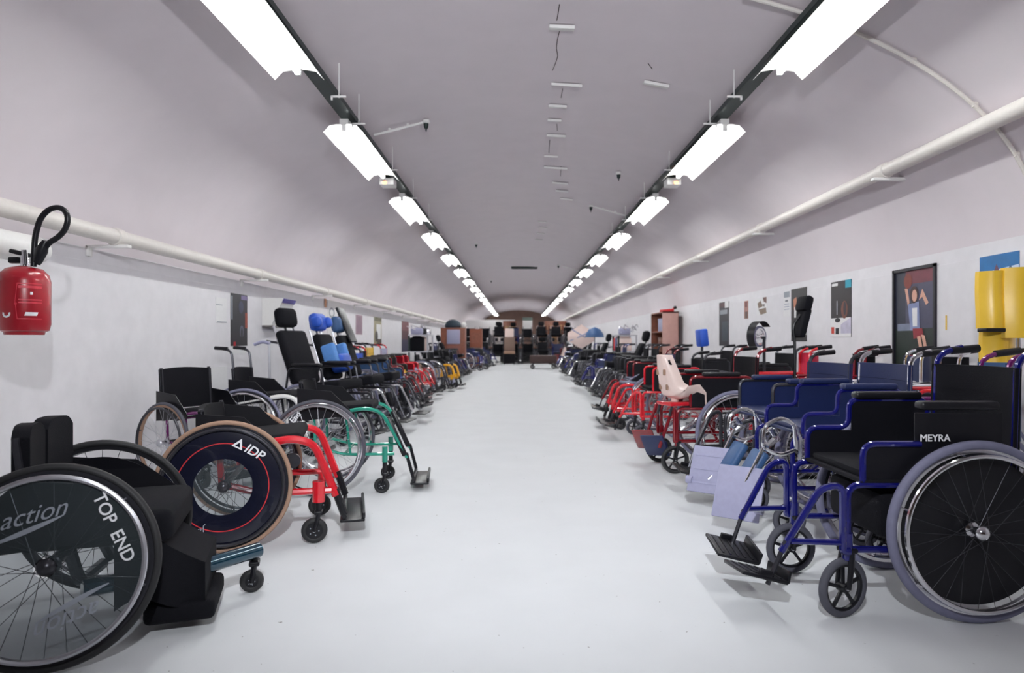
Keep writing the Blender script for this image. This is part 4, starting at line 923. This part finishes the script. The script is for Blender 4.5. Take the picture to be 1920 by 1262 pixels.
poster('left', 701, 715, 594, 646, pm(150, 140, 110), [((0, 0, 1, 0.14), pm(90, 85, 55)), ((0.3, 0.25, 0.9, 0.8), M_PAPER), (ell(0.3, 0.7, 0.2, 0.2), pm(70, 65, 60)), ((0.4, 0.8, 1, 1), pm(80, 72, 64))], 'olive and white poster on the left wall above the yellow backrest')
poster('left', 753, 766, 602, 660, pm(70, 22, 30), [((0, 0, 1, 0.3), pm(110, 60, 66)), ((0, 0.6, 1, 1), pm(28, 26, 60))], 'dark crimson poster on the left wall beside the shelving')
poster('left', 608, 612, 560, 576, pm(180, 120, 80), None, 'tiny orange brown card at the top left of the white sheet', name='card', cat='card')
poster('left', 614, 638, 562, 640, M_PAPER, [(ell(0.3, 0.3, 0.22, 0.13), M_GPRINT), (ell(0.3, 0.3, 0.14, 0.08), M_PAPER), ((0.75, 0.35, 0.95, 0.5), pm(150, 130, 140)), ((0.8, 0.55, 1.0, 0.8), pm(120, 90, 100))], 'long white sheet with grey sketch hanging under the left pipe')
# open letter rack: sloped white box on wall
a = wall_item('left', 488, 558); c = wall_item('left', 512, 612)
t = empty('wall_box', (XL + 0.01, a.y + 0.25, c.z))
b = MB(); hz = a.z - c.z
b.prism([(0, 0), (0.10, 0), (0.24, hz), (0, hz)], 0.006, M_WHITE, Matrix.Translation((0, -0.2, 0))); b.prism([(0, 0), (0.10, 0), (0.24, hz), (0, hz)], 0.006, M_WHITE, Matrix.Translation((0, 0.2, 0)))
b.box((0.05, 0, -0.006), (0.11, 0.41, 0.02), mat('grey_ledge', S(110, 105, 105), 0.5)); b.add([(0.10, -0.2, 0), (0.10, 0.2, 0), (0.24, 0.2, hz), (0.24, -0.2, hz)], [(0, 1, 2, 3)], M_WHITE); b.build('tray', t, smooth=False)
b = MB(); b.box((0.232, 0, hz - 0.03), (0.012, 0.38, 0.05), pm(88, 80, 150), rot=0.5); b.build('header_strip', t, label='violet header strip')
tag(t, 'tapered white wall box with violet strip behind the tall black headrest', 'wall box')

# crutch leaning behind the recliner
t = empty('crutch', tuple(P(508, 715, 6.3)), 0); t.location.z = 0
b = MB(); b.tube([(0, 0, 0), (0, 0, 0.98)], 0.012, M_ALU); b.cyl((0, 0, 0), (0, 0, 0.03), 0.018, M_TYRE_G); b.build('shaft', t); b = MB(); b.tube([(0.01, 0, 0.96), (-0.06, 0, 0.98), (-0.14, 0, 0.95)], 0.016, M_GREYPL, bend=0.03); b.build('handle', t)
t.rotation_euler = (0.05, 0, 0)
tag(t, 'grey metal crutch upright just left of the tall black recliner', 'crutch')

# shelving racks with silver trays
def rack(x, y, label, mir=1):
    t = empty('rack', (x, y, 0))
    for s in (-1, 1):
        for q in (-1, 1): 
            b = MB(); b.cyl((s * 0.20, q * 0.42, 0), (s * 0.20, q * 0.42, 1.12), 0.02, M_ALU if s > 0 else M_TRAY, 8); b.build('post', t)
    for z in (0.35, 0.75, 1.11):
        b = MB(); b.box((0, 0, z), (0.44, 0.90, 0.02), M_ALU)
        for k in range(9): b.cyl((-0.22, -0.42 + 0.105 * k, z + 0.012), (0.22, -0.42 + 0.105 * k, z + 0.012), 0.004, M_ALU, 6)
        b.build('shelf', t, smooth=False)
    tag(t, label, 'rack'); return t
def steel_bundle(x, y, z, label):
    t = empty('steel_parts', (x, y, z)); b = MB(); r2 = random.Random(int(x * 100))
    for k in range(7):
        a = Vector((r2.uniform(-0.18, 0.18), -0.38 + 0.12 * k, 0.05 + 0.03 * (k % 3))); b.tube([a, a + Vector((r2.uniform(-0.1, 0.1), 0.16, 0.05)), a + Vector((r2.uniform(-0.15, 0.15), 0.1, 0.14)), a + Vector((0.1, -0.05, 0.06))], 0.012, M_CHROME, bend=0.04)
    b.build('bent_tubes', t)
    for k in range(3):
        b = MB(); b.box((-0.05 + 0.05 * k, -0.28 + 0.28 * k, 0.075), (0.25, 0.2, 0.14), [M_GREYPL, M_BLACKP, M_CHROME][k], bev=0.03); b.build('casing', t)
    tag(t, label, 'steel parts')
rack(-2.15, 14.7, 'tall metal rack in the left row behind the yellow framed wheelchair'); steel_bundle(-2.15, 14.7, 1.125, 'heap of chrome parts on the rack in the left row')
rack(2.45, 15.2, 'tall metal rack in the right row left of the bookcase'); steel_bundle(2.45, 15.2, 1.125, 'heap of chrome parts on the rack in the right row')
for k, (x, y, m) in enumerate(((-2.2, 14.45, M_BLACK), (-2.2, 14.95, M_CREAM), (2.4, 14.9, M_CREAM), (2.4, 15.25, M_SLATE), (2.4, 15.5, M_REDP))):
    b = MB(); b.box((0, 0, 0.15), (0.3, 0.22, 0.30), m, bev=0.03); b.box((0, 0, 0.31), (0.2, 0.12, 0.03), m, bev=0.008)
    tag(b.build('cushion_bag', loc=(x, y, 0.763)), ['black bag on the middle shelf of the left rack', 'cream bag on the middle shelf of the left rack', 'cream bag on the middle shelf of the right rack', 'slate bag on the middle shelf of the right rack', 'red bag on the middle shelf of the right rack'][k], 'bag')

# ---------------------------------------------------------------- far rows
protos = [standard(fr=M_DARKM, up=M_BLACK, tyre=M_TYRE_DG, rim=M_ALU, skirt=M_BLACKP, arm='full'), standard(fr=M_BLUE, up=M_NAVY, tyre=M_TYRE_B, skirt=M_NAVY),
          rigid(fr=M_DARKM, tyre=M_TYRE_B, backh=0.75, handles=True), tall(up=M_BLACK, tyre=M_TYRE_DG, backlen=0.42), standard(fr=M_DRED, up=M_BLACK, tyre=M_TYRE_DG, skirt=M_BLACKP, arm='full')]
used = [False] * len(protos)
KL = ['black folding wheelchair', 'blue and navy wheelchair', 'low black wheelchair with push handles', 'high backed black wheelchair with headrest', 'dark red wheelchair']
def put(k, x, y, deg, label, group):
    o = protos[k] if not used[k] else copy_tree(protos[k]); used[k] = True
    sit(o, x, y, deg, label, group); return o
seqL = [3, 0, 1, 0, 3, 2, 0, 1, 0, 3, 0, 2, 1, 0]
for i, k in enumerate(seqL):
    y = 16.0 + 0.90 * i
    if 19.8 < y < 22.3 or y > 27 or 23.9 < y < 25.2: continue
    put(k, -2.05 + 0.5 * min(1, max(0, (i - 3) / 5)) + rnd.uniform(-0.05, 0.05), y, rnd.uniform(-5, 5), KL[k] + ' in the distant left row beyond the metal rack', 'distant wheelchairs of the left row')
seqR = [0, 0, 3, 1, 0, 4, 0, 3, 0, 1, 0, 0, 3, 1, 0, 0, 4]
for i, k in enumerate(seqR):
    y = 10.25 + 0.91 * i
    if 14.3 < y < 16.6 or 18.9 < y < 20.9 or 22.6 < y < 24.4: continue
    x = 1.95
    put(k, x + rnd.uniform(-0.04, 0.04), y, 180 + rnd.uniform(-4, 4), KL[k] + ' in the distant right row around the bookcase', 'distant wheelchairs of the right row')
W1 = rigid(fr=M_DARKM, tyre=M_TYRE_G, rim=M_CHROME, backh=0.75, camber=1); 
# cluster in front of the end wall, facing the camera
n = 0
for row in range(3):
    for i in range(8):
        x = -2.2 + 0.66 * i; y = 29.2 + 1.22 * row; zz = 0.0 if row == 0 else 0.72
        kk = [3, 0, 1, 3, 0, 2, 0, 3][(i * 3 + row) % 8]; put(kk, x, y, -90 + rnd.uniform(-3, 3), KL[kk] + ' ' + ('on the floor before the far platform' if row == 0 else 'up on the far platform'), 'wheelchairs crowding the far end').location.z = zz
sit(W1, 1.62, 16.1 - 0.9 + 0.0, 180, 'wheelchair with a bright silver ringed wheel standing out into the aisle at right')
W1.location = (1.98, 15.9, 0)
t = empty('platform', (0.11, 31.1, 0)); b = MB(); b.box((0, 0, 0.70), (5.3, 2.7, 0.04), M_WOOD); b.build('deck', t)
for x in (-2.6, -1.3, 0, 1.3, 2.6):
    for y in (-1.3, 1.3): b = MB(); b.box((x, y, 0.34), (0.06, 0.06, 0.68), M_DARKM); b.build('leg', t)
b = MB(); b.box((0, -1.3, 0.36), (5.2, 0.03, 0.62), M_BLACKP); b.build('skirt', t)
tag(t, 'low dark platform carrying wheelchairs across the far end of the tunnel', 'platform')
# mobility scooter, cream, far right
t = empty('mobility_scooter', (2.15, 23.6, 0), R(180))
b = MB(); b.prism([(0.30, 0.18), (0.55, 0.20), (0.62, 0.42), (0.52, 0.74), (0.46, 0.78), (0.44, 0.70), (0.46, 0.36), (0.34, 0.24), (-0.35, 0.24), (-0.55, 0.30), (-0.58, 0.18)], 0.42, M_CREAM); b.build('body', t, smooth=False)
for x in (0.48, -0.4):
    for s in (-1, 1): b = MB(); b.torus(0.10, 0.035, M_TYRE_DG, 24, 8); b.lathe([(0, -0.03), (0.07, -0.02), (0.07, 0.02), (0, 0.03)], M_ALU, 16, 'y'); b.build('wheel', t, (x, s * 0.24, 0.135))
b = MB(); b.tube([(0.46, 0, 0.74), (0.36, 0, 0.90)], 0.03, M_BLACKP); b.tube([(0.36, -0.25, 0.88), (0.34, 0, 0.92), (0.36, 0.25, 0.88)], 0.015, M_BLACKP); b.build('tiller', t)
pad(t, 'seat', (-0.2, 0, 0.55), (0.42, 0.42, 0.09), M_BLACK, bev=0.03); pad(t, 'backrest', (-0.42, 0, 0.78), (0.08, 0.40, 0.40), M_BLACK, rot=-0.15, bev=0.03); b = MB(); b.cyl((-0.2, 0, 0.24), (-0.2, 0, 0.52), 0.04, M_DARKM); b.build('seat_column', t)
tag(t, 'cream mobility scooter at the far right of the aisle', 'scooter')
# brown trolley left of the scooter
t = empty('trolley', (0.90, 23.6, 0)); b = MB(); b.box((0, 0, 0.34), (0.95, 0.6, 0.28), mat('dark_brown_case', S(64, 44, 42), 0.6), bev=0.03); b.build('box', t)
for x in (-0.38, 0.38):
    for y in (-0.22, 0.22): caster(t, x, y, 0.08, 0.03, M_TYRE_B, M_DARKM, 0.2)
tag(t, 'low dark brown trolley box on casters left of the cream scooter', 'trolley')
# white carton on the floor far left
b = MB(); b.box((0, 0, 0.16), (0.42, 0.4, 0.32), M_WHITE, bev=0.01); b.box((0, 0, 0.325), (0.43, 0.41, 0.02), M_WHITE); tag(b.build('carton', loc=(-0.95, 27.6, 0)), 'white carton on the floor at the far end left of centre', 'carton')
b = MB(); b.box((0, 0, 0.09), (0.18, 0.2, 0.18), M_GREYPL, bev=0.01); b.box((0, 0, 0.185), (0.19, 0.21, 0.01), M_GREYPL); tag(b.build('carton', loc=(-1.55, 16.2 - 0.9, 0)), 'small grey carton on the floor beyond the yellow framed wheelchair', 'carton')
# tall left cabinet with things on top
t = empty('cabinet', (-2.0, 20.6, 0))
b = MB(); b.box((0, 0, 0.70), (0.75, 0.5, 1.40), M_WOOD, bev=0.005); b.build('body', t)
b = MB(); b.box((0.02, -0.262, 1.12), (0.40, 0.02, 0.44), M_GREYPL, bev=0.004); b.build('door', t, label='pale grey door panel'); b = MB(); b.box((0.02, -0.262, 0.66), (0.40, 0.02, 0.40), mat('rust_panel', S(125, 75, 65), 0.6), bev=0.004); b.build('drawer', t, label='rust brown drawer front')
tag(t, 'tall brown cabinet with pale panel far down the left side', 'cabinet')
b = MB(); b.lathe([(0, 0), (0.24, 0), (0.26, 0.05), (0.22, 0.16), (0.12, 0.24), (0, 0.26)], mat('dark_teal_fabric', S(30, 48, 62), 0.7), 24, 'z'); tag(b.build('helmet_bag', loc=(-2.02, 20.6, 1.405)), 'dark rounded bag on top of the tall brown cabinet', 'bag')
b = MB(); b.box((0, 0, 0.72), (0.45, 0.5, 1.44), mat('orange_brown_board', S(120, 62, 40), 0.6), bev=0.01); b.box((0, -0.255, 1.1), (0.36, 0.012, 0.4), M_WOOD); tag(b.build('chest', loc=(-1.55, 24.6, 0.0)), 'orange brown chest right of the tall brown cabinet', 'chest')
b = MB(); b.lathe([(0, -0.09), (0.06, -0.07), (0.09, 0), (0.06, 0.07), (0, 0.09)], M_WHITE, 20, 'z', (0, 0, 0.09)); tag(b.build('white_globe', loc=(-1.68, 20.45, 1.405)), 'round white globe beside the dark bag on the brown cabinet', 'globe')
# white covered seat and boards at the end
t = empty('covered_chair', (-0.36, 28.0, 0)); pad(t, 'cover', (0, 0.2, 1.33), (0.38, 0.12, 0.40), M_CREAM, bev=0.06); pad(t, 'lower_back', (0, 0.2, 0.86), (0.46, 0.12, 0.60), mat('dull_tan_fabric', S(120, 100, 90), 0.8), bev=0.04); pad(t, 'seat', (0, -0.05, 0.50), (0.48, 0.48, 0.12), M_TAN, bev=0.04)
b = MB(); b.box((0, -0.26, 0.25), (0.46, 0.04, 0.4), M_BLACK, bev=0.01)
b.build('skirt', t)
for s in (-1, 1):
    for q in (-1, 1): b = MB(); b.cyl((s * 0.2, q * 0.2 - 0.03, 0), (s * 0.2, q * 0.2 - 0.03, 0.46), 0.015, M_DARKM, 8); b.build('leg', t)
tag(t, 'tall armchair with a cream cover over its top at the far end of the aisle', 'chair')
t = empty('notice_board', (0.48, 33.0, 0)); b = MB(); b.box((0, 0, 1.72), (0.48, 0.03, 0.60), M_PAPER, bev=0.004); b.build('board', t); b = MB(); b.box((0, 0.0, 2.10), (0.50, 0.04, 0.14), mat('green_grey_header', S(110, 125, 120), 0.6), bev=0.004); b.build('header', t)
for s in (-1, 1): b = MB(); b.cyl((s * 0.2, 0.02, 0), (s * 0.2, 0.02, 2.1), 0.02, M_ALU); b.build('leg', t)
tag(t, 'white board with grey green header above the far crowd of chairs', 'board')
t = empty('glow_panel', (-1.45, 34.5, 0)); b = MB(); b.box((0, 0, 1.3), (2.6, 0.04, 1.6), M_PAPER, bev=0.005); b.build('panel', t)  # white panel added in place of the light reflected on the end wall
for s in (-1, 1): b = MB(); b.cyl((s * 1.2, 0, 0), (s * 1.2, 0, 0.52), 0.02, M_ALU); b.box((s * 1.2, 0, 0.01), (0.06, 0.5, 0.02), M_ALU); b.build('foot', t)
tag(t, 'white panel added for light reflected on the end wall, below the vanishing left lamp row', 'screen')
# folded white parasol shell and blue grey shade at right
t = empty('folding_hood', (1.95, 20.3, 0)); b = MB(); b.grid(lambda u, v: (-0.42 + 0.84 * u, -0.22 * math.sin(PI * u) * math.sin(PI * v), 0.75 + 0.75 * v * (1 - 0.35 * abs(2 * u - 1)) + 0.25 * abs(2 * u - 1) * (1 - v)), 10, 8, M_CREAM, thick=(0, 0.02, 0)); b.build('canopy', t)
b = MB(); b.tube([(-0.35, -0.02, 1.0), (0, -0.26, 1.15), (0.35, -0.02, 1.35)], 0.02, M_GREYPL, bend=0.1); b.tube([(-0.3, -0.02, 1.35), (0, -0.26, 1.15), (0.3, -0.02, 1.0)], 0.02, M_GREYPL, bend=0.1); b.cyl((0, 0.04, 0), (0, 0.04, 1.0), 0.02, M_DARKM); b.build('ribs', t)
tag(t, 'folded cream hood with crossed grey ribs in the distant right row', 'hood')
b = MB(); b.lathe([(0.0, 0.30), (0.16, 0.24), (0.26, 0.10), (0.28, 0.0), (0.26, 0.0), (0.24, 0.10), (0.14, 0.22), (0.0, 0.27)], M_SLATE, 20, 'z', (0, 0, 1.1)); b.cyl((0, 0, 0), (0, 0, 1.36), 0.015, M_DARKM); b.cyl((0, 0, 0), (0, 0, 0.02), 0.15, M_DARKM); tag(b.build('shade', loc=(2.25, 19.4, 0)), 'slate blue round shade beside the cream hood at right', 'shade')
# end bar rack of upright crutches on the far right
for i in range(9):
    b = MB(); b.tube([(0, 0, 0), (0, 0, 1.75)], 0.02, M_CARD if i % 2 else M_CREAM, 8); b.box((0, 0, 1.77), (0.12, 0.03, 0.04), M_CARD if i % 3 else M_WOOD, bev=0.01)
    tag(b.build('wooden_crutch', loc=(0.95 + 0.17 * i, 32.75, 0)), 'upright wooden crutch in the row behind the far crowd', 'crutch', 'wooden crutches standing at the far end')
b = MB(); b.box((0, 0, 1.0), (1.1, 0.5, 2.0), M_WOOD, bev=0.01); b.box((0, -0.26, 1.1), (0.9, 0.02, 0.5), M_CARD); tag(b.build('cupboard', loc=(1.9, 33.5, 0)), 'brown cupboard at the far right end of the tunnel', 'cupboard')
b = MB(); b.box((0, 0, 1.0), (0.7, 0.5, 2.0), M_WOOD, bev=0.01); b.box((0, -0.26, 1.5), (0.5, 0.02, 0.5), M_CARD); tag(b.build('cupboard', loc=(-0.4, 33.5, 0)), 'brown cupboard at the far end just left of centre', 'cupboard')
